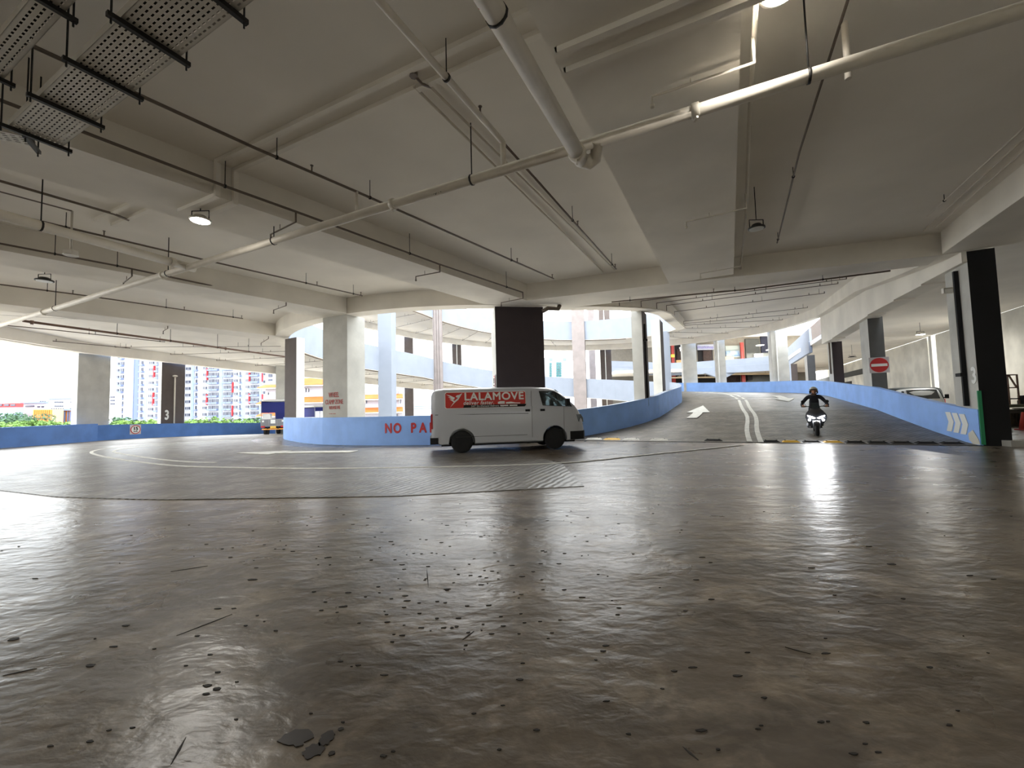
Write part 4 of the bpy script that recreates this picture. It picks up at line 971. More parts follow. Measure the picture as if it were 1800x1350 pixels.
    if sign:
        x0, x1, z0, z1 = .42, 3.02, 1.38, 1.90
        def sp(x, z, o=.006): return Vector((x, -(side_y(x, z) + o), z))
        m_ = MB(); c = .04; P = [(x0 + c, z0), (x1 - .12, z0), (x1 - .03, z0 + .12), (x1 - .02, z1 - c), (x1 - .06, z1), (x0 + c, z1), (x0, z1 - c), (x0, z0 + c)]
        def panel(P, m, nm, o, par):
            m_ = MB(); A = [sp(x, z, o) for x, z in P]; B = [sp(x, z, o - .005) for x, z in P]; n = len(P)
            m_.add(A + B, [tuple(range(n)), tuple(range(2 * n - 1, n - 1, -1))] + [(i, i + n, (i + 1) % n + n, (i + 1) % n) for i in range(n)]); return m_.build(nm, m, parent=par, local=True)
        M_BAN = mat('banner_red', (196, 46, 36), .5)
        ban = panel(P, mat('banner_white_edge', (226, 224, 220), .5), 'side_banner', .006, t)
        cx, cz = (x0 + x1) / 2, (z0 + z1) / 2
        panel([(cx + (x - cx) * .985, cz + (z - cz) * .93) for x, z in P], M_BAN, 'red_field', .011, ban)
        panel([(.98, 1.40), (2.93, 1.40), (2.98, 1.44), (2.99, 1.485), (1.02, 1.485)], M_BLACK, 'black_strip', .015, ban)
        tilt = Vector((0, -1, .16)).normalized(); Rt = Matrix(((1, 0, 0), tuple(Vector((0, 0, 1)).cross(Vector((0, 0, 0)))) , (0, 0, 0)))
        xx = Vector((1, 0, 0)); nn = tilt; yy = nn.cross(xx); Rt = Matrix((xx, yy, nn)).transposed()
        def tx(s, size, x, z, bold, xs, shear=0, m=M_WHITE):
            p = sp(x, z, .022); text_mesh('lettering', s, size, m, ban, p, Rt, bold=bold, xs=xs, local=True, shear=shear, space=1.1)
        tx('LALAMOVE', .335, 1.97, 1.735, .022, 1.06)
        tx('deliver faster.', .165, 1.47, 1.545, .012, .95, .25)
        tx('24/7 On-Demand Delivery App', .07, 1.75, 1.443, .01, 1.05)
        def poly(P_, nm, o, m):
            panel(P_, m, nm, o, ban)
        for i_, P_ in enumerate(([(.58, 1.42), (.72, 1.62), (.83, 1.72), (.96, 1.85), (.84, 1.66), (.72, 1.56)], [(.80, 1.80), (.87, 1.81), (.97, 1.87), (.88, 1.74), (.80, 1.72), (.76, 1.76)],
                                 [(.46, 1.83), (.60, 1.79), (.74, 1.72), (.70, 1.68)], [(.52, 1.75), (.62, 1.73), (.73, 1.67), (.66, 1.66)], [(.56, 1.68), (.66, 1.66), (.76, 1.60), (.70, 1.58), (.66, 1.61)])):
            poly(P_, 'bird_emblem', .016, M_WHITE)
        for xa in (2.28, 2.36): pass
        poly([(2.08, 1.50), (2.30, 1.50), (2.30, 1.585), (2.16, 1.585), (2.08, 1.56)], 'vehicle_pictogram', .016, M_WHITE); poly([(2.34, 1.50), (2.8, 1.50), (2.8, 1.525), (2.65, 1.53), (2.5, 1.56), (2.34, 1.55)], 'vehicle_pictogram', .016, M_WHITE)
        for xb in ((1.92, 2.16), (2.2, 2.45)): poly([(xb[0] + .25, 1.425), (xb[1] + .25, 1.425), (xb[1] + .25, 1.462), (xb[0] + .25, 1.462)], 'app_badge', .019, M_WHITE)
    return t
M_VAN = mat('white_van_paint', (188, 190, 196), .35, spec=.5, coat=.3)
van = make_van('delivery_van', 'silver white delivery van with red banner turning in front of the blue wall', M_VAN)
th_ = atan2(.17, .985)
van.rotation_euler = (0, 0, th_)
s0 = Vector((-1.6, 12.82)) - Vector((.985, .17)) * .93
van.location = (s0.x - .17 * .80, s0.y + .985 * .80, 0.012)
M_VANW = mat('bright_white_paint', (226, 228, 228), .35)
van2 = make_van('parked_van', 'white van parked beyond the ramp wall, facing out', M_VANW, sign=False)
hd = Vector((-.60, -.80)); van2.rotation_euler = (0, 0, atan2(hd.y, hd.x)); van2.scale = (.95, .95, .93)
fc = Vector((1.005 * 22.6, 22.6)); van2.location = (fc.x - hd.x * 4.7, fc.y - hd.y * 4.7, 0.0)
van3 = make_van('parked_van', 'dark van with pale roof parked behind the white one', mat('charcoal_van_paint', (52, 56, 58), .35), sign=False)
van3.rotation_euler = (0, 0, radians(200)); van3.location = (28.6, 28.2, 0.0)

# ------------------------------------------------------------------ motorcycle and rider (built facing +y, then turned)
def skin_body(name, joints, edges, root, m, parent, sub=2):
    me = bpy.data.meshes.new(name); me.from_pydata([j[0] for j in joints], edges, []); o = bpy.data.objects.new(name, me); COL.objects.link(o)
    md = o.modifiers.new('skin', 'SKIN')
    if not me.skin_vertices: me.skin_vertices.new()
    for i, j in enumerate(joints):
        r = j[1]; me.skin_vertices[0].data[i].radius = (r, r) if not hasattr(r, '__len__') else r
        me.skin_vertices[0].data[i].use_root = (i == root)
    o.modifiers.new('sub', 'SUBSURF').levels = sub
    dg = bpy.context.evaluated_depsgraph_get(); dg.update(); nm = bpy.data.meshes.new_from_object(o.evaluated_get(dg)); o.modifiers.clear(); o.data = nm
    nm.materials.clear(); nm.materials.append(m)
    for p in nm.polygons: p.use_smooth = True
    if parent: o.parent = parent
    return o
M_SCOOT = mat('dark_scooter_paint', (44, 46, 52), .35, coat=.4)
M_LED = mat('led_headlight', (255, 255, 255), .3, emit=7)
M_DIM = mat('fork_metal', (150, 154, 160), .35, metal=.7)
bike = thing('motorcycle', (0, 0, 0), 'dark scooter with blazing white headlights coming down the ramp', 'motorcycle')
def bp(mb_, nm, m, parent=None): return mb_.build(nm, m, parent=parent or bike, local=True)
for y, nm in ((.64, 'front_wheel'), (-.66, 'rear_wheel')):
    m_ = MB(); m_.lathe([(.13, -.045), (.20, -.06), (.245, -.045), (.262, 0), (.245, .045), (.20, .06), (.13, .045)], (0, y, .262), 28, axis='X'); w = bp(m_, nm, M_RUBBER)
    m_ = MB(); m_.lathe([(.14, -.03), (.14, .03), (.04, .05), (.04, -.05)], (0, y, .262), 16, axis='X'); bp(m_, 'rim', M_DIM, w)
m_ = MB()
for s_ in (-1, 1): m_.tube([(s_ * .085, .64, .262), (s_ * .085, .52, .62)], .022, 8)
bp(m_, 'front_fork', M_DIM)
m_ = MB(); n = 9; vs = []
for i in range(n):
    a = radians(20 + 140 * i / (n - 1)); vs += [(-.08, .64 + .285 * cos(a), .262 + .285 * sin(a)), (0, .64 + .30 * cos(a), .262 + .30 * sin(a)), (.08, .64 + .285 * cos(a), .262 + .285 * sin(a))]
m_.add(vs, [(i * 3 + k, i * 3 + k + 1, (i + 1) * 3 + k + 1, (i + 1) * 3 + k) for i in range(n - 1) for k in range(2)]); bp(m_, 'mudguard', M_SCOOT)
# front fairing: shield in rows of half widths
rows = [(.30, .12, .30), (.40, .20, .36), (.52, .27, .46), (.64, .31, .55), (.76, .29, .50), (.88, .21, .38), (.96, .14, .30)]
vs = []
for z, w, y in rows:
    for k in range(-3, 4): f_ = k / 3; vs.append((w * f_, y + .10 * (1 - f_ * f_) - .0, z))
    for k in range(3, -4, -1): f_ = k / 3; vs.append((w * f_ * .9, y - .16, z))
fs = []
for i in range(len(rows) - 1):
    for k in range(14): fs.append((i * 14 + k, i * 14 + (k + 1) % 14, (i + 1) * 14 + (k + 1) % 14, (i + 1) * 14 + k))
fs += [tuple(range(14))[::-1], tuple((len(rows) - 1) * 14 + k for k in range(14))]
m_ = MB(); m_.add(vs, fs); fair = bp(m_, 'front_fairing', M_SCOOT); smooth_sharp(fair, 40)
for s_ in (-1, 1):
    m_ = MB(); P = [(.02 * s_, .665, .62), (.11 * s_, .655, .68), (.25 * s_, .59, .72), (.23 * s_, .60, .675), (.09 * s_, .665, .60)]
    if s_ < 0: P = P[::-1]
    m_.add([(x, y + .02, z) for x, y, z in P] + [(x, y - .05, z) for x, y, z in P], [tuple(range(5)), tuple(range(9, 4, -1))] + [(i, i + 5, (i + 1) % 5 + 5, (i + 1) % 5) for i in range(5)])
    bp(m_, 'headlight', M_LED)
    m_ = MB(); m_.lathe([(.036, 0), (.032, .03)], (s_ * .20, .57, .55), 14, axis='Y', R=Matrix.Rotation(pi, 3, 'X')); m_.lathe([(.036, 0), (.032, .03)], (s_ * .20, .58, .55), 14, axis='Y'); bp(m_, 'fog_lamp', M_LED)
    ld = bpy.data.lights.new('headlight_beam', 'SPOT'); ld.energy = 20; ld.spot_size = radians(75); ld.spot_blend = .9; ld.shadow_soft_size = .10; ld.color = (.97, .98, 1)
    lo = bpy.data.objects.new('headlight_beam', ld); COL.objects.link(lo); lo.parent = bike; lo.location = (s_ * .16, .72, .66); lo.rotation_euler = (radians(83), 0, 0)
m_ = MB(); vs = [(-.13, .42, .95), (.13, .42, .95), (.10, .30, 1.16), (-.10, .30, 1.16), (-.13, .41, .95), (.13, .41, .95), (.10, .29, 1.16), (-.10, .29, 1.16)]
m_.add(vs, [(0, 1, 2, 3), (7, 6, 5, 4), (0, 4, 5, 1), (1, 5, 6, 2), (2, 6, 7, 3), (3, 7, 4, 0)]); bp(m_, 'windscreen', M_GLASS)
m_ = MB(); m_.tube([(-.36, .22, 1.02), (-.2, .30, 1.03), (0, .32, 1.0), (.2, .30, 1.03), (.36, .22, 1.02)], .014, 8); hb = bp(m_, 'handlebar', M_ROD)
for s_ in (-1, 1):
    m_ = MB(); m_.tube([(s_ * .40, .20, 1.02), (s_ * .27, .26, 1.025)], .02, 8); bp(m_, 'grip', M_RUBBER, hb)
    m_ = MB(); m_.tube([(s_ * .24, .28, 1.03), (s_ * .33, .27, 1.17)], .007, 6); m_.lathe([(.05, -.012), (.055, 0), (.05, .012)], (s_ * .35, .26, 1.20), 12, axis='Y'); bp(m_, 'mirror', M_BLACK, hb)
m_ = MB(); m_.prism([(-.16, .30), (.16, .30), (.20, -.1), (.17, -.2), (-.17, -.2), (-.20, -.1)], .26, .33); bp(m_, 'floorboard', M_SCOOT)
m_ = MB(); m_.prism([(-.18, -.15), (.18, -.15), (.15, -.9), (-.15, -.9)], [.33, .33, .62, .62], .72); b_ = bp(m_, 'body_panel', M_SCOOT)
m_ = MB(); m_.prism([(-.13, -.1), (.13, -.1), (.16, -.5), (.10, -.95), (-.10, -.95), (-.16, -.5)], .72, .80); bp(m_, 'seat', M_RUBBER)
m_ = MB(); m_.tube([(.2, -.2, .28), (.21, -.8, .34)], .05, 10); bp(m_, 'exhaust', M_DIM)
hx, hy = -.56, -.83
rzb = atan2(-hx, hy)
bx_, by_ = 10.98, 14.75
# level of the ramp under the wheel
u_b, f_b = ramp_uv(1437, 767); pb_ = ramp_pt(u_b, f_b)
bike.location = (pb_.x - hx * .64, pb_.y - hy * .64, pb_.z + .01); bike.rotation_euler = (0, 0, rzb)
rider = thing('person', tuple(bike.location), 'rider in dark jacket and open face helmet steering the scooter', 'person'); rider.rotation_euler = (0, 0, rzb)
M_JACK = mat('dark_jacket', (24, 25, 34), .85); M_SKIN = mat('skin', (176, 130, 104), .6); M_HELM = mat('pale_helmet', (176, 172, 158), .3, coat=.4); M_TROU = mat('dark_trousers', (36, 38, 46), .9)
J = [((0, -.32, .86), .15), ((0, -.28, 1.05), .155), ((0, -.20, 1.25), .165), ((0, -.16, 1.38), .11), ((0, -.14, 1.46), .06), ((0, -.12, 1.56), .08)]
E_ = [(0, 1), (1, 2), (2, 3), (3, 4), (4, 5)]
for s_ in (-1, 1):
    k = len(J); J += [((s_ * .19, -.17, 1.37), .075), ((s_ * .33, -.12, 1.19), .058), ((s_ * .385, .02, 1.07), .047), ((s_ * .345, .17, 1.045), .032)]
    E_ += [(3, k), (k, k + 1), (k + 1, k + 2), (k + 2, k + 3)]
    k = len(J); J += [((s_ * .11, -.30, .80), .10), ((s_ * .19, -.05, .76), .088), ((s_ * .22, .10, .72), .072), ((s_ * .20, .08, .50), .058), ((s_ * .17, .06, .38), .04)]
    E_ += [(0, k), (k, k + 1), (k + 1, k + 2), (k + 2, k + 3), (k + 3, k + 4)]
bodyp = skin_body('body', J, E_, 0, M_JACK, rider); bodyp.data.materials.append(M_TROU); bodyp.data.materials.append(M_SKIN)
for p in bodyp.data.polygons:
    if p.center.z < .82 and abs(p.center.x) > .02 and p.center.y > -.40: p.material_index = 1
    if p.center.z > 1.45 and abs(p.center.x) < .12: p.material_index = 2
# head with a face, turned slightly to its right
head = MB(); hc = Vector((0, -.10, 1.575)); vs = []; NR, NS = 14, 20
for i in range(NR + 1):
    ph = pi * i / NR
    for k in range(NS):
        a = 2 * pi * k / NS; x, y, z = sin(ph) * cos(a), sin(ph) * sin(a), cos(ph)
        r_ = Vector((x * .078, y * .098, z * .118))
        if z < -.2: r_.x *= 1 - .28 * (-z - .2)
        fr_ = max(0, y)
        if abs(x) < .22 and y > 0: r_.y += .024 * max(0, 1 - abs(z + .10) / .28) * (1 - abs(x) / .22)       # nose
        if .2 < abs(x) < .55 and y > 0: r_.y -= .010 * max(0, 1 - abs(z - .10) / .16)                     # eye sockets
        vs.append(hc + r_)
fs = [(i * NS + k, i * NS + (k + 1) % NS, (i + 1) * NS + (k + 1) % NS, (i + 1) * NS + k) for i in range(NR) for k in range(NS)]
head.add(vs, fs, smooth=True); hd_ = head.build('head', M_SKIN, parent=rider, local=True)
for s_ in (-1, 1):
    m_ = MB(); m_.lathe([(.011, -.004), (.012, 0), (.006, .006)], hc + Vector((s_ * .031, .086, .014)), 10, axis='Y'); m_.build('eye', M_BLACK, parent=hd_, local=True)
    m_ = MB(); m_.box(hc + Vector((s_ * .082, -.005, -.01)), (.014, .04, .06)); m_.build('ear', M_SKIN, parent=hd_, local=True)
m_ = MB(); m_.box(hc + Vector((0, .088, -.058)), (.044, .012, .010)); m_.build('mouth', mat('lips', (130, 78, 70), .6), parent=hd_, local=True)
# open face helmet
m_ = MB(); vs = []; NR, NS = 12, 28; hm = hc + Vector((0, -.015, .03))
for sh in (1.0, .93):
    for i in range(NR + 1):
        for k in range(NS):
            a = 2 * pi * k / NS; front = max(0, sin(a))
            lim = radians(128 - 56 * (front ** .6 if front > .35 else front * .3)); ph = lim * i / NR
            vs.append(hm + Vector((sin(ph) * cos(a) * .128, sin(ph) * sin(a) * .150, cos(ph) * .135)) * sh)
o_ = (NR + 1) * NS
fs = [(i * NS + k, i * NS + (k + 1) % NS, (i + 1) * NS + (k + 1) % NS, (i + 1) * NS + k) for i in range(NR) for k in range(NS)]
fs += [tuple(o_ + q for q in f)[::-1] for f in fs]
fs += [(NR * NS + k, NR * NS + (k + 1) % NS, o_ + NR * NS + (k + 1) % NS, o_ + NR * NS + k) for k in range(NS)]
m_.add(vs, fs, smooth=True); hel = m_.build('helmet', M_HELM, parent=rider, local=True)
m_ = MB(); m_.tube([hm + Vector((-.12, .05, -.02)), hm + Vector((-.11, .09, -.09)), hm + Vector((-.05, .09, -.145)), hm + Vector((.05, .09, -.145)), hm + Vector((.11, .09, -.09)), hm + Vector((.12, .05, -.02))], .016, 8); m_.build('chin_strap', M_BLACK, parent=hel, local=True)
m_ = MB(); m_.tube([hm + Vector((.128 * cos(a), .150 * sin(a), .035)) * 1.0 for a in [radians(25 + 13 * i) for i in range(11)]], .013, 8); m_.build('brim', M_BLACK, parent=hel, local=True)
for s_ in (-1, 1):
    m_ = MB(); m_.box(hm + Vector((s_ * .118, .02, -.07)), (.02, .10, .10)); m_.build('cheek_pad', M_BLACK, parent=hel, local=True)
# hands closed round the grips, four fingers and a thumb each
for s_ in (-1, 1):
    c_ = Vector((s_ * .335, .232, 1.024)); ax = Vector((s_ * .13, -.06, -.005)).normalized()
    m_ = MB(); m_.tube([Vector((s_ * .35, .15, 1.05)), Vector((s_ * .343, .195, 1.055)), c_ + Vector((0, .0, .030))], [.026, .036, .034], 10); hand = m_.build('hand', M_SKIN, parent=rider, local=True)
    for i, (dl, rr) in enumerate(((-.036, .0095), (-.012, .010), (.012, .0095), (.035, .0085))):
        b0 = c_ + ax * dl + Vector((0, .004, .036)); L_ = (1.0, 1.08, 1.02, .86)[i]
        m_ = MB(); m_.tube([b0, b0 + Vector((0, .026, .002)) * L_, b0 + Vector((0, .036, -.022)) * L_, b0 + Vector((0, .030, -.046)) * L_, b0 + Vector((0, .008, -.056)) * L_], [rr, rr, rr * .95, rr * .9, rr * .7], 8)
        m_.build('finger', M_SKIN, parent=hand, local=True)
    b0 = c_ - ax * .045 + Vector((0, -.012, .018)); m_ = MB(); m_.tube([b0, b0 + Vector((-s_ * .012, .012, -.018)), b0 + Vector((-s_ * .006, .026, -.036)), b0 + Vector((s_ * .008, .034, -.044))], [.013, .012, .0105, .008], 8); m_.build('thumb', M_SKIN, parent=hand, local=True)
    m_ = MB(); m_.prism([(s_ * .17 - .045, -.03), (s_ * .17 + .045, -.03), (s_ * .17 + .05, .10), (s_ * .17 + .03, .21), (s_ * .17 - .03, .21), (s_ * .17 - .05, .10)], .332, [.40, .40, .42, .37, .37, .42]); m_.tube([(s_ * .17, .04, .38), (s_ * .172, .06, .46)], [.045, .042], 10)
    m_.build('shoe', M_BLACK, parent=rider, local=True)

# ------------------------------------------------------------------ covered lorry going down on the left
tr = thing('lorry', (0, 0, 0), 'small covered lorry with navy tarpaulin seen from behind at left', 'lorry')
def tp(mb_, nm, m, parent=None): return mb_.build(nm, m, parent=parent or tr, local=True)
TW = .90; M_NAVY = mat('navy_tarpaulin', (26, 34, 104), .8); M_TGREY = mat('grey_lorry_metal', (150, 150, 152), .5, metal=.2, var=.1); M_ORA = mat('orange_reflective', (236, 160, 62), .5)
m_ = MB(); m_.prism([(-TW, 0), (TW, 0), (TW, 3.4), (-TW, 3.4)], .78, .90); tp(m_, 'load_bed', M_TGREY)
m_ = MB()
for s_ in (-1, 1): m_.box((s_ * .38, 2.2, .66), (.10, 4.6, .16))
m_.box((0, .25, .62), (1.5, .12, .2)); tp(m_, 'chassis', M_BLACK)
tg_ = MB(); tg_.box((0, -.02, 1.10), (2 * TW, .05, .52)); tgt = tp(tg_, 'tailgate', M_TGREY)
for x in (-.6, 0, .6):
    m_ = MB(); m_.box((x, -.055, 1.10), (.54, .02, .42)); tp(m_, 'tailgate_panel', mat('tailgate_panel', (128, 128, 132), .5), tgt)
m_ = MB(); m_.box((0, -.07, 1.16), (.34, .02, .30)); tp(m_, 'notice_plate', M_WHITE, tgt)
for s_ in (-1, 1):
    m_ = MB(); m_.box((s_ * .72, -.07, 1.2), (.14, .02, .14)); tp(m_, 'round_sticker', M_WHITE, tgt)
    m_ = MB(); m_.box((s_ * .72, -.06, .76), (.28, .08, .13)); tp(m_, 'tail_light', M_RED)
    for y in (.0, 1.7, 3.35):
        m_ = MB(); m_.box((s_ * (TW - .02), y + .02, 1.86), (.05, .05, 1.95)); tp(m_, 'frame_post', M_TGREY)
    m_ = MB(); m_.prism([(s_ * TW, 0), (s_ * (TW + .02), 0), (s_ * (TW + .02), 3.4), (s_ * TW, 3.4)], 2.42, 2.80); tp(m_, 'side_curtain', M_NAVY)
    m_ = MB(); m_.box((s_ * TW, 1.7, 1.16), (.05, 3.4, .40)); tp(m_, 'side_board', M_TGREY)
    for y, nm in ((.75, 'rear_wheel'), (3.75, 'front_wheel')):
        m_ = MB(); m_.lathe([(.16, -.11), (.33, -.12), (.36, -.08), (.36, .08), (.33, .12), (.16, .11)], (s_ * .72, y, .36), 22, axis='X'); tp(m_, nm, M_RUBBER)
m_ = MB(); m_.box((0, -.05, .56), (1.6, .06, .09)); tp(m_, 'bumper_bar', M_ORA)
m_ = MB(); m_.box((.02, -.08, .72), (.42, .02, .16)); tp(m_, 'number_plate', mat('plate_yellow', (240, 196, 90), .5))
m_ = MB(); m_.box((0, .03, 2.30), (2 * TW - .1, .04, .86)); tp(m_, 'rear_curtain', M_NAVY)
m_ = MB(); m_.box((0, 3.36, 1.86), (2 * TW - .1, .04, 1.9)); tp(m_, 'front_curtain', M_NAVY)
m_ = MB(); m_.prism([(-TW - .05, -.08), (TW + .05, -.08), (TW + .05, 3.45), (-TW - .05, 3.45)], 2.80, 2.88); m_.prism([(-TW + .2, 0), (TW - .2, 0), (TW - .2, 3.4), (-TW + .2, 3.4)], 2.88, 2.95); tp(m_, 'canopy_roof', mat('pale_tarpaulin', (206, 206, 202), .8))
m_ = MB(); m_.prism([(-.82, 3.5), (.82, 3.5), (.82, 4.6), (.74, 5.0), (-.74, 5.0), (-.82, 4.6)], .5, [2.0, 2.0, 1.95, 1.2, 1.2, 1.95]); tp(m_, 'cab', M_WHITE)
trl = Vector((-.5835 * 33.2, 33.2)); tr.location = (trl.x, trl.y, -.45); tr.rotation_euler = (0, 0, radians(13))
tr2 = copy_tree(tr); tr2.location = (-19.3, 38.9, -.95); tr2.rotation_euler = (0, 0, radians(-30)); tr2['label'] = 'second covered lorry glimpsed between slim brown column and clamp notice column'; tr2.name = 'lorry'
def cargo(nm, size, lp, m, label, base, cat='carton'):
    p = Vector(lp); p.rotate(base.rotation_euler.to_matrix()); q = Vector(base.location) + p
    mb = MB(); mb.box((0, 0, size[2] / 2), size); mb.box((0, 0, size[2] + .004), (size[0] * .98, .06, .008), mi=1)
    o = mb.build(nm, [m, M_TGREY], label=label, cat=cat, local=True); o.location = q; o.rotation_euler = base.rotation_euler; return o
cargo('carton', (.55, .5, .92), (-.55, .36, .90), M_WHITE, 'tall white box standing in the back of the nearer lorry', tr)
cargo('carton', (.7, .9, .75), (.42, 1.0, .90), mat('grey_crate', (168, 172, 168), .7), 'grey crate inside the second lorry seen through its open side', tr2)
cargo('carton', (.7, .8, .85), (.42, 2.2, .90), mat('pale_crate', (196, 200, 194), .7), 'paler crate inside the second lorry, farther forward', tr2)

# ------------------------------------------------------------------ workshop corner right of the pillar
def W(x, y, Y): return D(x, y, Y)
M_RUST = mat('rusty_brown_steel', (108, 80, 62), .7, var=.25, scale=9); M_CLUT = mat('dark_brown_clutter', (62, 52, 38), .9, var=.4, scale=6)
Yb = 17.5
bl, br_ = W(1752, 714, Yb), W(1860, 716, Yb)
bench = thing('workbench', ((bl.x + br_.x) / 2, Yb, 0), 'long olive green steel workbench right of the black pillar', 'workbench')
mb = MB(); mb.box(((bl.x + br_.x) / 2, Yb, bl.z), (br_.x - bl.x, .8, .12)); mb.build('bench_top', mat('olive_bench', (92, 92, 66), .7, var=.2), parent=bench)
for x in (bl.x + .1, br_.x - .1):
    for dy in (-.3, .3):
        mb = MB(); mb.box((x, Yb + dy, bl.z / 2 - .03), (.07, .07, bl.z - .06)); mb.build('leg', M_RUST, parent=bench)
rk = thing('steel_trestle', W(1775, 712, Yb), 'rusty steel frame with diagonal braces on the workbench', 'frame')
x0, x1 = W(1757, 700, Yb).x, W(1791, 700, Yb).x; z0, z1 = bl.z + .06, W(1775, 659, Yb).z; zm = (z0 + z1) / 2 + .08; xm = (x0 + x1) / 2
for a_, b_, nm in (((x0, z0), (x0, z1), 'post'), ((x1, z0), (x1, z1), 'post'), ((xm, z0), (xm, z1), 'post'), ((x0 - .02, z1), (x1 + .02, z1), 'rail'), ((x0, zm), (x1, zm), 'rail'), ((x0 + .05, zm), (x0 + .35, z1), 'brace'), ((x1 - .05, zm), (x1 - .35, z1), 'brace')):
    mb = MB(); mb.bar((a_[0], Yb, a_[1]), (b_[0], Yb, b_[1]), .045, .045, up=(0, 1, 0)); mb.build(nm, M_RUST, parent=rk)
rc = random.Random(5)
for i, (x, y, wx_, hz) in enumerate(((1752, 745, .5, .62), (1764, 745, .45, .45), (1778, 746, .6, .55), (1795, 746, .6, .7), (1816, 746, .8, .75), (1842, 746, .9, .8))):
    p = W(x, y, 18.2); mb = MB(); wz = hz; mb.box((p.x, 18.3, wz / 2), (wx_, .5, wz), rz=rc.uniform(-.3, .3)); mb.box((p.x, 18.3, wz + .02), (wx_ * 1.05, .52, .04), rz=0)
    for k in range(3): mb.box((p.x - wx_ / 3 + k * wx_ / 3, 18.04, wz / 2), (.05, .03, wz))
    mb.build('crate', M_CLUT, label='dark ' + ('first', 'second', 'third', 'fourth', 'fifth', 'sixth')[i] + ' crate from the pillar under the workbench', cat='crate')
p = W(1800, 752, 16.2); mb = MB(); mb.box((p.x, 16.2, .02), (.36, .36, .04)); mb.lathe([(.14, .04), (.035, .68), (.03, .70)], (p.x, 16.2, 0), 20); o = mb.build('traffic_cone', mat('cone_red', (186, 62, 48), .6), label='red traffic cone at the right picture edge', cat='cone')
mb = MB(); mb.lathe([(.098, .26), (.07, .44)], (p.x, 16.2, 0), 20); mb.build('reflective_band', M_WHITE, parent=o)
pv = W(1797, 700, Yb); vz = thing('bench_vice', (pv.x, Yb, bl.z + .06), 'black bench vice at the right picture edge', 'vice')
mb = MB(); mb.box((pv.x, Yb, bl.z + .14), (.22, .2, .16)); mb.build('vice_base', M_BLACK, parent=vz)
mb = MB(); mb.bar((pv.x - .5, Yb, bl.z + .30), (pv.x + .1, Yb, bl.z + .30), .05, .05); mb.box((pv.x, Yb, bl.z + .32), (.16, .2, .22)); mb.build('vice_jaw', M_BLACK, parent=vz)

# ------------------------------------------------------------------ the street side beyond the openings
GZ = -15.0
mb = MB(); mb.box((0, 120, GZ - .5), (900, 700, 1.0)); mb.build('ground', mat('grass_and_road', (186, 180, 170), .95, var=.3, scale=.05), kind='structure')
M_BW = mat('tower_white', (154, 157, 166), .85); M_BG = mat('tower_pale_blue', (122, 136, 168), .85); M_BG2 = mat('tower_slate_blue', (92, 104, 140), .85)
M_WIN = mat('far_window', (50, 55, 72), .25, var=.25, scale=.8); M_BAL = mat('balcony_blue_grey', (104, 116, 146), .8); M_REDS = mat('tower_red_strip', (176, 34, 42), .8)
M_ORR = mat('orange_roof_tiles', (188, 88, 34), .8, var=.12, scale=.6)
def X_(px, Y): return D(px, 700, Y).x
def tower(label, Y, px0, px1, top_px, cols, strips, pitch=11.6, y_first=741.0, depth=4, rows=12, reds=()):
    """slab block: cols = (px0, px1, kind), strips = (px0, px1, material, set-out), all at the plane Y"""
    x0, x1 = X_(px0, Y), X_(px1, Y); zt = D(px0, top_px, Y).z
    t = thing('apartment_block', ((x0 + x1) / 2, Y, GZ), label, 'building')
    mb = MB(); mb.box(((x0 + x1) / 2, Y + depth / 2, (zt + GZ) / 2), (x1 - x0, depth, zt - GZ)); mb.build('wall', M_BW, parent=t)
    for a, b, m, so in strips:
        xa, xb = X_(a, Y), X_(b, Y); mb = MB(); mb.box(((xa + xb) / 2, Y - so / 2 + .1, (zt + GZ) / 2), (xb - xa, abs(so) + .2, zt - GZ)); mb.build('recess_shade_strip', m, parent=t)  # blue-grey strips carry the shade of the vertical recesses as colour
    proto = {}
    for a, b, kd in cols:
        xa, xb = X_(a, Y - .2), X_(b, Y - .2); xc = (xa + xb) / 2; w = xb - xa
        for r in range(rows):
            yy = y_first - pitch * r + (450 - xc) * 0; yp = y_first - pitch * r - .025 * ((a + b) / 2 - 330)
            zc = D((a + b) / 2, yp, Y).z
            key = (round(w, 2), kd)
            if key not in proto:
                mb = MB()
                hh = pitch * .40 * Y / F
                if kd == 'w':
                    mb.box((0, 0, 0), (w, .3, hh), mi=0)
                    for q in (-.17, .17): mb.box((w * q, -.17, 0), (w * .07, .1, hh), mi=1)
                    mb.box((0, -.17, -hh * .5), (w * 1.06, .16, hh * .08), mi=1)
                elif kd == 'b':
                    hh *= 1.0; mb.box((0, .1, .1), (w, .3, hh * 1.2), mi=0)
                    for q in (-.3, 0, .3): mb.box((w * q, -.1, .1), (w * .05, .1, hh * 1.2), mi=1)
                    mb.box((0, -.5, -hh * .78), (w * 1.02, 1.2, hh * .62), mi=2)
                elif kd == 'r':
                    mb.box((0, .1, .15), (w * .5, .3, hh * 1.3), mi=0); mb.box((0, -.4, -hh * .75), (w, 1.0, hh * .55), mi=2)
                me_o = mb.build('window', [M_WIN, M_BW, M_BAL], local=True); me_o.location = (xc - t.location.x, Y - .15 - Y, zc - GZ); me_o.parent = t; proto[key] = me_o.data
            else:
                o = bpy.data.objects.new('window', proto[key]); COL.objects.link(o); o.parent = t; o.location = (xc - t.location.x, -.15, zc - GZ)
    for px_, ya, yb in reds:
        z1, z0 = D(px_, ya, Y).z, D(px_, yb, Y).z; mb = MB(); mb.box((X_(px_, Y), Y - .3, (z0 + z1) / 2), (.5, .5, z1 - z0)); mb.build('red_strip', M_REDS, parent=t)
    return t
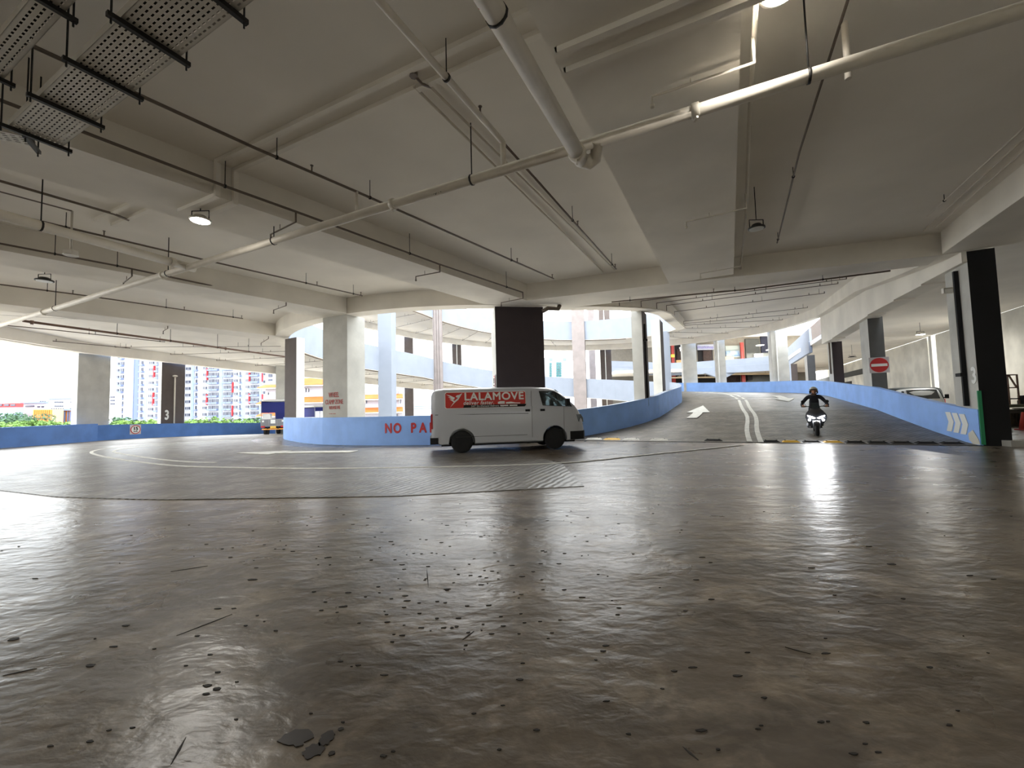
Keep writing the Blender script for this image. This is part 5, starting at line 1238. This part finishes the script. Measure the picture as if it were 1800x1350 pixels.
tower('white tower block with grey blue strips left of the marked brown column', 165, 203, 300, 560,
      [(204, 207.5, 'w'), (209.5, 216, 'b'), (245, 251.5, 'r'), (261, 269, 'w'), (273, 279, 'b')],
      [(222, 235, M_BG, .3), (235.5, 243, M_BG2, .15), (252.5, 258, M_BG, .1)], reds=[(271, 643, 665), (270.5, 690, 713)])
tower('long white apartment block with rows of balconies right of the marked brown column', 172, 318, 470, 555,
      [(326, 334, 'w'), (342, 347, 'r'), (356.5, 363, 'w'), (366, 374, 'b'), (374.5, 383.5, 'b'), (392, 399.5, 'b'), (400, 408.5, 'b'), (411, 417, 'w'), (419.5, 423.5, 'r'), (432, 437.5, 'w'), (440, 447, 'b'), (447.5, 454.5, 'b')],
      [(336.5, 341, M_BG, .2), (385, 391, M_BG, .15), (424, 430.5, M_BG, .1), (456, 460, M_BG, .3)], reds=[(364.5, 648, 668), (364.5, 693, 712), (409.5, 672, 690), (409.5, 713, 731), (439, 655, 671), (439, 692, 710)])
t = thing('apartment_block', (X_(474, 150), 150, GZ), 'narrow white block with red trim left of the lorry', 'building')
mb = MB(); mb.box((X_(476, 150), 155, (GZ + 22) / 2), (X_(487, 150) - X_(462, 150), 10, 22 - GZ)); mb.build('wall', M_BW, parent=t)
for py in (657, 671, 690): 
    q = D(464, py, 149.8); mb = MB(); mb.box((q.x, 149.8, q.z), (.7, .4, .9)); mb.build('window', M_WIN, parent=t)
for py in (660, 669):
    q = D(475, py, 149.8); mb = MB(); mb.box((q.x, 149.8, q.z), (1.3, .4, 1.1)); mb.build('window', M_WIN, parent=t)
for a_, b_ in ((656, 671), (693, 702)):
    q, q2 = D(461.5, a_, 149.8), D(461.5, b_, 149.8); mb = MB(); mb.box((q.x, 149.7, (q.z + q2.z) / 2), (.45, .4, q.z - q2.z)); mb.build('red_strip', M_REDS, parent=t)
# hall with stacked orange tiled eaves
def eaves_block(label, Y, px0, px1, tiers, wins, top, depth=3, wallm=None):
    x0, x1 = X_(px0, Y), X_(px1, Y); t = thing('tiled_roof_building', ((x0 + x1) / 2, Y, GZ), label, 'building')
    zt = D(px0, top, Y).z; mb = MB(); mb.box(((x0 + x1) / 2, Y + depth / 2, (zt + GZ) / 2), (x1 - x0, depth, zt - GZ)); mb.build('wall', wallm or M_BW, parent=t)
    for ya, yb, ex in tiers:
        z1, z0 = D((px0 + px1) / 2, ya, Y).z, D((px0 + px1) / 2, yb, Y).z; ov = 1.6
        mb = MB(); mb.add([(x0 - ex, Y - ov, z0), (x1 + ex, Y - ov, z0), (x1 + ex * .2, Y, z1), (x0 - ex * .2, Y, z1), (x0 - ex, Y - ov, z0 - .25), (x1 + ex, Y - ov, z0 - .25), (x1 + ex * .2, Y, z0 - .25), (x0 - ex * .2, Y, z0 - .25)],
                          [(0, 1, 2, 3), (7, 6, 5, 4), (0, 4, 5, 1), (1, 5, 6, 2), (2, 6, 7, 3), (3, 7, 4, 0)]); e_ = mb.build('tiled_eave', M_ORR, parent=t)
        mb = MB(); mb.box(((x0 + x1) / 2, Y - ov, z0 - .3), (x1 - x0 + 2 * ex, .2, .18)); mb.build('gutter', M_WHITE, parent=e_)
    for xa, ya, xb, yb in wins:
        p, q = D(xa, ya, Y - .1), D(xb, yb, Y - .1); mb = MB(); mb.box(((p.x + q.x) / 2, Y - .1, (p.z + q.z) / 2), (abs(q.x - p.x), .25, abs(p.z - q.z))); w_ = mb.build('window', M_WIN, parent=t)
        mb = MB(); mb.box(((p.x + q.x) / 2, Y - .26, (p.z + q.z) / 2), (.12, .1, abs(p.z - q.z))); mb.build('mullion', M_WHITE, parent=w_)
    return t
eaves_block('white hall with orange eaves behind the lorry', 100, 466, 489, [(676, 681, 1.0), (702, 709, 1.2), (723, 730, 1.2)], [(470, 690, 472, 694)], 670)
eaves_block('white hall with orange tiled roof between slim brown column and clamp notice column', 95, 520, 600, [(664, 676, 1.0), (697, 706, 1.0)], [(535, 683, 538, 689), (540, 683, 543, 689)], 672)
eaves_block('white building with two orange eaves right of the clamp notice column', 92, 634, 707, [(693, 700, .6), (716, 723, .6)], [(640, 704, 645, 709), (686, 702, 690, 709), (691, 702, 694, 709), (701, 702, 704, 709), (688, 687, 690, 692), (693, 687, 695, 692), (698, 687, 700, 692), (689, 728, 693, 732), (694, 728, 699, 732)], 680)
t = thing('office_building', (X_(742, 105), 105, GZ), 'pale lavender flat building just left of the van', 'building')
mb = MB(); a_, b_ = D(727, 691, 105), D(775, 691, 105); mb.box(((a_.x + b_.x) / 2, 112, (a_.z + GZ) / 2), (b_.x - a_.x, 14, a_.z - GZ)); mb.build('wall', mat('lavender_white', (212, 212, 226), .85), parent=t)
for py in (714, 718): q = D(740, py, 104.9); mb = MB(); mb.box(((a_.x + b_.x) / 2, 104.9, q.z), (b_.x - a_.x, .25, .2)); mb.build('ledge', M_BG, parent=t)
t = thing('office_building', (X_(980, 120), 120, GZ), 'white office building with teal windows seen right of the maroon column', 'building')
a_, b_ = D(952, 629, 120), D(1003, 629, 120); mb = MB(); mb.box(((a_.x + b_.x) / 2, 128, (a_.z + GZ) / 2), (b_.x - a_.x, 16, a_.z - GZ)); mb.build('wall', M_BW, parent=t)
M_TEAL = mat('teal_glass', (36, 88, 92), .2)
for xa, xb, ya, yb in ((965.5, 970, 638, 663), (977.5, 987, 637, 663)):
    n = 6
    for r in range(n):
        for cidx in range(1 if xb - xa < 6 else 2):
            w_ = (xb - xa) / (1 if xb - xa < 6 else 2); p = D(xa + w_ * cidx + .3, ya + (yb - ya) * r / n, 119.9); q = D(xa + w_ * (cidx + 1) - .3, ya + (yb - ya) * (r + .8) / n, 119.9)
            mb = MB(); mb.box(((p.x + q.x) / 2, 119.9, (p.z + q.z) / 2), (q.x - p.x, .3, p.z - q.z)); mb.build('window', M_TEAL, parent=t)
for xa in (966, 990): p = D(xa, 632, 119.9); mb = MB(); mb.box((p.x + .4, 119.9, p.z), (.9, .3, .7)); mb.build('vent', M_BAL, parent=t)
# low buildings on the far left skyline
def low_block(label, Y, px0, px1, top, bot_m, wins=(), roof=None, depth=3, roof_h=1.0, name='low_building'):
    a_, b_ = D(px0, top, Y), D(px1, top, Y); t = thing(name, ((a_.x + b_.x) / 2, Y, GZ), label, 'building'); zt = (a_.z + b_.z) / 2
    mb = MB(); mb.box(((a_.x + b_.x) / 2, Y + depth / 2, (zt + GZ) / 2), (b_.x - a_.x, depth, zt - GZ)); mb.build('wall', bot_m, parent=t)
    if roof: mb = MB(); mb.box(((a_.x + b_.x) / 2, Y + depth / 2 - .3, zt + roof_h / 2), (b_.x - a_.x + 1, depth + 1, roof_h)); mb.build('roof', roof, parent=t)
    for xa, ya, xb, yb in wins:
        p, q = D(xa, ya, Y - .1), D(xb, yb, Y - .1); mb = MB(); mb.box(((p.x + q.x) / 2, Y - .1, (p.z + q.z) / 2), (abs(q.x - p.x), .3, abs(p.z - q.z))); mb.build('window', M_WIN, parent=t)
    return t
low_block('building with red upper floor at the extreme left skyline', 190, -20, 28, 709, mat('salmon_red_wall', (164, 58, 58), .85), [(-2, 710.5, 4, 713.5), (8, 710.5, 16, 713.5), (19, 710.5, 27, 713.5)])
low_block('pale block under the red upper floor at the left skyline', 188, -20, 28, 716.5, M_BG)
low_block('long low white building in the middle of the left skyline', 200, 40, 82, 709, M_BW, [(66, 714, 70, 716), (73, 714, 77, 716), (45, 713, 60, 715)], roof=M_BAL, roof_h=.6)
low_block('stepped white building with rows of small windows, left skyline', 205, 50, 100, 704, M_BW, [(x, 705, x + 2, 707) for x in (70, 74, 78, 85.5, 89, 93)] + [(85.5, 708, 89, 710)])
low_block('tallest white block beside the plain grey left column', 195, 86, 140, 701.5, M_BW, [(x, y, x + 1.6, y + 2.2) for y in (706, 713) for x in (96, 99.2, 102.4, 105.6, 108.8)] + [(x, 717.5, x + 1.6, 719) for x in (90, 94, 98, 102, 106, 110, 123, 127, 131)] + [(124, 706, 126, 708), (129, 711, 131, 713)], roof=M_BAL, roof_h=.5)
t = low_block('orange and cream striped building above the left wall', 120, 58, 92, 719.5, mat('cream_cladding', (190, 166, 112), .8))
M_STR = mat('orange_cladding', (192, 104, 36), .8)
for i in range(9):
    p, q = D(59.5 + 3.6 * i, 720.5, 119.8), D(61.2 + 3.6 * i, 741, 119.8); mb = MB(); mb.box(((p.x + q.x) / 2, 119.8, (p.z + q.z) / 2), (q.x - p.x, .3, p.z - q.z)); mb.build('cladding_strip', M_STR, parent=t)
t = low_block('orange panelled shed with dark posts above the left wall', 125, 91, 133, 722, mat('amber_panels', (190, 116, 44), .8), roof=M_BAL, roof_h=.5)
for xa in (94.5, 105.5, 113.5, 119.5, 124, 132): p, q = D(xa - .5, 723, 124.8), D(xa + .5, 742, 124.8); mb = MB(); mb.box(((p.x + q.x) / 2, 124.8, (p.z + q.z) / 2), (q.x - p.x, .3, p.z - q.z)); mb.build('post', M_BG2, parent=t)
low_block('small block with blue and red stripes beside the plain grey column', 150, 194, 201, 694, M_BW, [(194, 697, 201, 699), (194, 703, 201, 705), (194, 709, 201, 711)])

# trees: crown of many leaf cards round several boughs, and a trunk
rt = random.Random(11)
M_LEAF = mat('leaf_green', (94, 126, 58), .8, var=.3, scale=.5); M_LEAF2 = mat('leaf_deep_green', (62, 92, 66), .8, var=.3, scale=.5); M_TRUNK = mat('tree_bark', (98, 84, 68), .9)
def crown_mesh(R, H, n=2600, flat=.5):
    vs = []; fs = []; bl_ = [(rt.uniform(-.75, .75) * R, rt.uniform(-.75, .75) * R, rt.uniform(-.1, .5) * H, rt.uniform(.28, .5) * R) for _ in range(15)]
    for i in range(n):
        cx, cy, cz, r = bl_[i % len(bl_)]; d = Vector((rt.gauss(0, 1), rt.gauss(0, 1), rt.gauss(0, 1))).normalized() * r * rt.uniform(.75, 1.02)
        c = Vector((cx + d.x, cy + d.y, cz + d.z * flat)); a = Vector((rt.gauss(0, 1), rt.gauss(0, 1), rt.gauss(0, .6))).normalized(); b = a.cross(Vector((rt.gauss(0, 1), rt.gauss(0, 1), rt.gauss(0, 1)))).normalized(); s_ = rt.uniform(.16, .34)
        k = len(vs); vs += [c + a * s_, c + b * s_ * .7, c - a * s_, c - b * s_ * .7]; fs.append((k, k + 1, k + 2, k + 3))
    return vs, fs
crowns = {}
def tree(px, y_top, Y, R, H, m, label, group=None):
    p = D(px, y_top, Y); t = thing('tree', (p.x, Y, GZ), label, 'tree', group); key = (round(R), m.name)
    z0 = p.z - (H * .5 + R * .25) - GZ
    if key not in crowns:
        vs, fs = crown_mesh(R, H); mb = MB(); mb.add(vs, fs); o = mb.build('crown', m, parent=t, local=True, kind='stuff'); crowns[key] = o.data
    else:
        o = bpy.data.objects.new('crown', crowns[key]); COL.objects.link(o); o.parent = t; o['kind'] = 'stuff'; o.rotation_euler = (0, 0, rt.uniform(0, 6))
    o.location = (0, 0, z0)
    mb = MB(); mb.tube([(0, 0, 0), (.2, 0, z0 * .6), (0, .1, z0 + H * .2)], [.35, .26, .14], 8)
    for k in range(4): a = k * 1.6; mb.tube([(.1, 0, z0 * .75), (cos(a) * R * .5, sin(a) * R * .5, z0 + H * .2)], [.14, .05], 6)
    mb.build('trunk', M_TRUNK, parent=t, local=True)
LG, DG = M_LEAF, M_LEAF2
for px, yt, Y, R, H, m, lb in ((2, 722, 95, 6, 7, DG, 'dark leafy tree at the extreme left above the blue wall'), (12, 737, 62, 3.5, 4, LG, 'small yellow green tree at the extreme left'), (44, 726, 100, 6, 7, DG, 'deep green tree left of the striped building'),
                               (30, 733, 80, 4, 5, DG, 'low dark tree under the red roofed building'), (122, 738, 70, 5, 4, LG, 'bright green crown in front of the orange shed'), (98, 741, 66, 4, 3, LG, 'low green crown at the foot of the striped building'),
                               (203, 733, 75, 3.5, 5, DG, 'dark tree at the right side of the plain grey column'), (250, 739, 70, 4, 3, LG, 'low green tree left of the marked brown column'), (274, 736, 72, 4, 4, LG, 'light green tree touching the marked brown column'),
                               (338, 729, 70, 5, 5, LG, 'light green tree right of the marked brown column'), (368, 727, 74, 6, 6, LG, 'broad light green tree below the long apartment block'), (398, 733, 72, 4, 5, LG, 'lower light green tree in the middle of the row'),
                               (430, 732, 78, 4, 5, LG, 'rounded light green tree toward the lorry'), (452, 728, 80, 4, 6, DG, 'deep green tree just left of the lorry')):
    tree(px, yt, Y, R, H, m, lb)

# ------------------------------------------------------------------ the building across, seen past the far ramp wall
YB = 60.0
def rectb(px0, py0, px1, py1, Y, dep, m, nm, parent, zlo=None):
    p, q = D(px0, py0, Y), D(px1, py1, Y); z0 = q.z if zlo is None else zlo; mb = MB(); mb.box(((p.x + q.x) / 2, Y + dep / 2, (p.z + z0) / 2), (abs(q.x - p.x), dep, abs(p.z - z0))); return mb.build(nm, m, parent=parent, kind='structure' if parent is None else None)
# white band: two stepped bands along a gently bent line, with a haunch at the piped column
bandpts = [(1062, 634, 657, 66), (1180, 638, 660, 62), (1225, 636, 658, 60.5), (1262, 633, 656, 59.5), (1310, 630, 654, 58), (1366, 624, 651, 56)]
mb = MB(); vs = []; n = len(bandpts)
for px, ya, yb, Y in bandpts:
    p, q = D(px, ya, Y), D(px, yb, Y); zm = (p.z + q.z) / 2
    vs += [(p.x, Y, p.z), (p.x, Y, zm + .02), (p.x, Y - .12, zm), (p.x, Y - .12, q.z), (p.x, Y + .5, q.z), (p.x, Y + .5, p.z)]
mb.add(vs, [(i * 6 + k, i * 6 + (k + 1) % 6, (i + 1) * 6 + (k + 1) % 6, (i + 1) * 6 + k) for i in range(n - 1) for k in range(6)] + [tuple(range(5, -1, -1)), tuple((n - 1) * 6 + k for k in range(6))])
mb.build('wall_far_band', M_BAND, kind='structure')
mb = MB(); pts = [(1240, 656), (1262, 664), (1276, 664), (1296, 654), (1268, 650)]
P = [D(x, y, 59.0) for x, y in pts]; mb.add([tuple(p) for p in P] + [(p.x, 59.6, p.z) for p in P], [(0, 1, 2, 3, 4), (9, 8, 7, 6, 5)] + [(i, i + 5, (i + 1) % 5 + 5, (i + 1) % 5) for i in range(5)]); mb.build('wall_haunch', M_BAND, kind='structure')
M_CREAM = mat('dimmed_shop_cream_wall', (112, 107, 98), .85, var=.08); M_SHD = mat('shop_dark', (18, 16, 18), .9); M_SHRED = mat('shop_red_column', (140, 34, 26), .6); M_SHGREY = mat('shop_grey_wall', (60, 62, 60), .85, var=.1); M_SHB = mat('shop_brown_shelves', (44, 30, 26), .9, var=.4, scale=3); M_SHN = mat('shop_navy', (14, 18, 40), .8)  # shop colours darkened to stand in for the dim interior
YS = 68.0
rectb(1060, 560, 1420, 672, YS + .1, .4, M_CREAM, 'wall_shopfront', None, zlo=0)
p, q = D(1060, 590, YS), D(1420, 590, YS); mb = MB(); mb.box(((p.x + q.x) / 2, YS - 3.5, 12.4), (q.x - p.x, 9, .5)); mb.build('shop_roof', M_CEIL, kind='structure')
mb = MB(); mb.box(((p.x + q.x) / 2, YS - 3.5, 6.2), (q.x - p.x, 8, .4)); mb.build('shop_deck', M_CEIL, kind='structure')
mb = MB(); mb.box(((p.x + q.x) / 2, YS - 3.5, -.2), (q.x - p.x, 9, .4)); mb.build('shop_floor', M_FLOOR, kind='structure')
def shop_thing(nm, cat, label, *rects):
    r0 = rects[0]; c_ = D((r0[0] + r0[2]) / 2, r0[3], YS); t = thing(nm, (c_.x, YS, c_.z), label, cat)
    for a, b, c, d, m, pn, dy in rects: rectb(a, b, c, d, YS - dy, .3, m, pn, t)
    return t
shop_thing('shopfront', 'shop', 'open dark bay with stacked goods behind the wide grey column', (1187, 606, 1202, 640, M_SHD, 'opening', .1), (1190, 614, 1200, 632, M_SHB, 'stacked_goods', .5), (1189, 633, 1203, 639, mat('cardboard', (176, 138, 96), .8), 'carton_row', .9), (1195, 610, 1202, 617, M_WHITE, 'bright_panel', .6))
sf = shop_thing('shopfront', 'shop', 'brown shelved shop bay under a white sign board', (1227, 614, 1254, 640, M_SHD, 'opening', .1), (1236, 616, 1252, 636, M_SHB, 'shelves', .4), (1226, 606, 1255, 614.5, mat('sign_board_pale', (140, 144, 158), .6), 'sign_board', .7))
pc = D(1240, 610.5, YS - .8); text_mesh('lettering', 'Workshop', .62, mat('sign_violet', (112, 104, 160), .6), sf, (pc.x, YS - .75, pc.z), face_R(0, -1))
rectb(1229, 637, 1250, 641, YS - 1.2, .3, mat('white_bottles', (220, 222, 220), .5), 'row_of_bottles', sf)
pst = shop_thing('poster', 'poster', 'large blue and white sea poster between white column and red column', (1275, 608, 1302, 628, mat('poster_sky', (130, 138, 136), .7), 'upper_field', .2), (1276, 617, 1301, 626, mat('poster_blue', (60, 92, 124), .7, var=.5, scale=1.2, rgb2=(140, 150, 156)), 'sea_picture', .35), (1275, 627, 1290, 632, mat('cardboard2', (190, 156, 110), .8), 'counter', .8))
shop_thing('shop_column', 'column', 'red column with yellow plate left of the wide grey column', (1180, 606, 1186, 640, M_SHRED, 'shaft', .8), (1180, 623, 1186, 628, M_YELLOW, 'yellow_plate', .9))
shop_thing('shop_column', 'column', 'red column right of the sea poster', (1302, 602, 1309, 640, M_SHRED, 'shaft', .8))
shop_thing('shop_column', 'column', 'short red column end below the white band, left', (1182, 660, 1188, 674, M_SHRED, 'shaft', .8))
shop_thing('shop_column', 'column', 'short red column end below the white band, right', (1304, 656, 1311, 674, M_SHRED, 'shaft', .8))
shop_thing('shopfront', 'shop', 'grey walled bay with railing right of the red column', (1310, 596, 1337, 640, M_SHGREY, 'wall_panel', .15), (1312, 621, 1360, 632, M_SHGREY, 'railing_panel', 1.2), (1327, 622, 1341, 627, M_WHITE, 'white_board', 1.6))
shop_thing('shopfront', 'shop', 'navy dark bay at the right end of the upper shops', (1337, 590, 1380, 622, M_SHN, 'opening', .1))
shop_thing('shopfront', 'shop', 'lower dark bay behind the wide grey column', (1188, 658, 1204, 676, M_SHD, 'opening', .1), (1192, 661, 1204, 664, M_GALV, 'shelf', .4))
shop_thing('shopfront', 'shop', 'lower brown bay below the haunched band', (1228, 660, 1302, 678, M_SHB, 'opening', .1), (1230, 666, 1256, 678, M_SHD, 'shutter', .3))
shop_thing('shopfront', 'shop', 'lower grey bay with a lamp right of the short red column', (1312, 654, 1360, 678, M_SHGREY, 'wall_panel', .1), (1314, 660, 1323, 668, M_SHD, 'hung_goods', .6))
M_CREAMP = mat('service_pipe_cream', (190, 170, 140), .6)
for y_, (xa, xb), lb in ((664, (1168, 1258), 'long cream service pipe under the white band, left'), (658, (1280, 1362), 'long cream service pipe under the white band, right')):
    p, q = D(xa, y_, 62.5), D(xb, y_ - 1, 61.5); mb = MB(); mb.tube([p, q], .12, 8); mb.tube([p.lerp(q, .3), p.lerp(q, .3) + Vector((0, 0, 1.6))], .03, 5); mb.tube([p.lerp(q, .8), p.lerp(q, .8) + Vector((0, 0, 1.6))], .03, 5); mb.build('service_pipe', M_CREAMP, label=lb, cat='pipe')
bay_lamp(D(1336, 607, 63), .62, 'lit round lamp under the upper shop ceiling', 300, top=12.2)
bay_lamp(D(1352, 615, 65), .5, 'lit round lamp at the right of the upper shops', 200, top=12.2)
bay_lamp(D(1357, 657, 64), .45, 'small lit lamp under the white band at right', 200, top=6.0)
# doors and dark openings in the far end of the right-hand wall
def wall_pt(t, off=0.0): p = Vector((22.4, 12.0)) + WD * t; n = Vector((WD.y, -WD.x)); return p - n * off
for t0, t1, lb in ((47.5, 50.5, 'a'), (62, 66.5, 'b')):
    a_, b_ = wall_pt(t0, .10), wall_pt(t1, .10)
    mb = MB(); mb.prism([tuple(a_), tuple(b_), tuple(b_ + NV * .2), tuple(a_ + NV * .2)], 0, 3.2); o = mb.build('door_1' if lb == 'a' else 'door_2', M_SHRED, kind='structure')
    mb = MB(); a2, b2 = wall_pt(t0 - .4, .06), wall_pt(t1 + .4, .06); mb.prism([tuple(a2), tuple(b2), tuple(b2 + NV * .1), tuple(a2 + NV * .1)], 0, 3.7); mb.build('door_frame', M_SHD, parent=o)
wseg(48, 72); wseg(38, 72, z0=4.3, z1=4.9, m=M_SHGREY, off=-.25, th=.25)
for t in (48.0,):
    pass
# pale bluish column in the wall gap and window seen in the slot beside the pillar
p = wall_pt(22.6); column(rect((p.x + .3, p.y + .1), 62, .5, .5), 0, ZC, [0, 0, 0, 0], 'slim pale column in the gap of the dirty white wall')
t = thing('office_building', (X_(1756, 60), 60, GZ), 'white building with blue glazing in the narrow gap right of the pillar', 'building')
rectb(1738, 600, 1800, 740, 60, 8, M_BW, 'wall', t, zlo=GZ)
for ya, yb in ((614, 634), (660, 676)): rectb(1744, ya, 1764, yb, 59.7, .4, mat('blue_glazing', (70, 110, 130), .2), 'window', t)
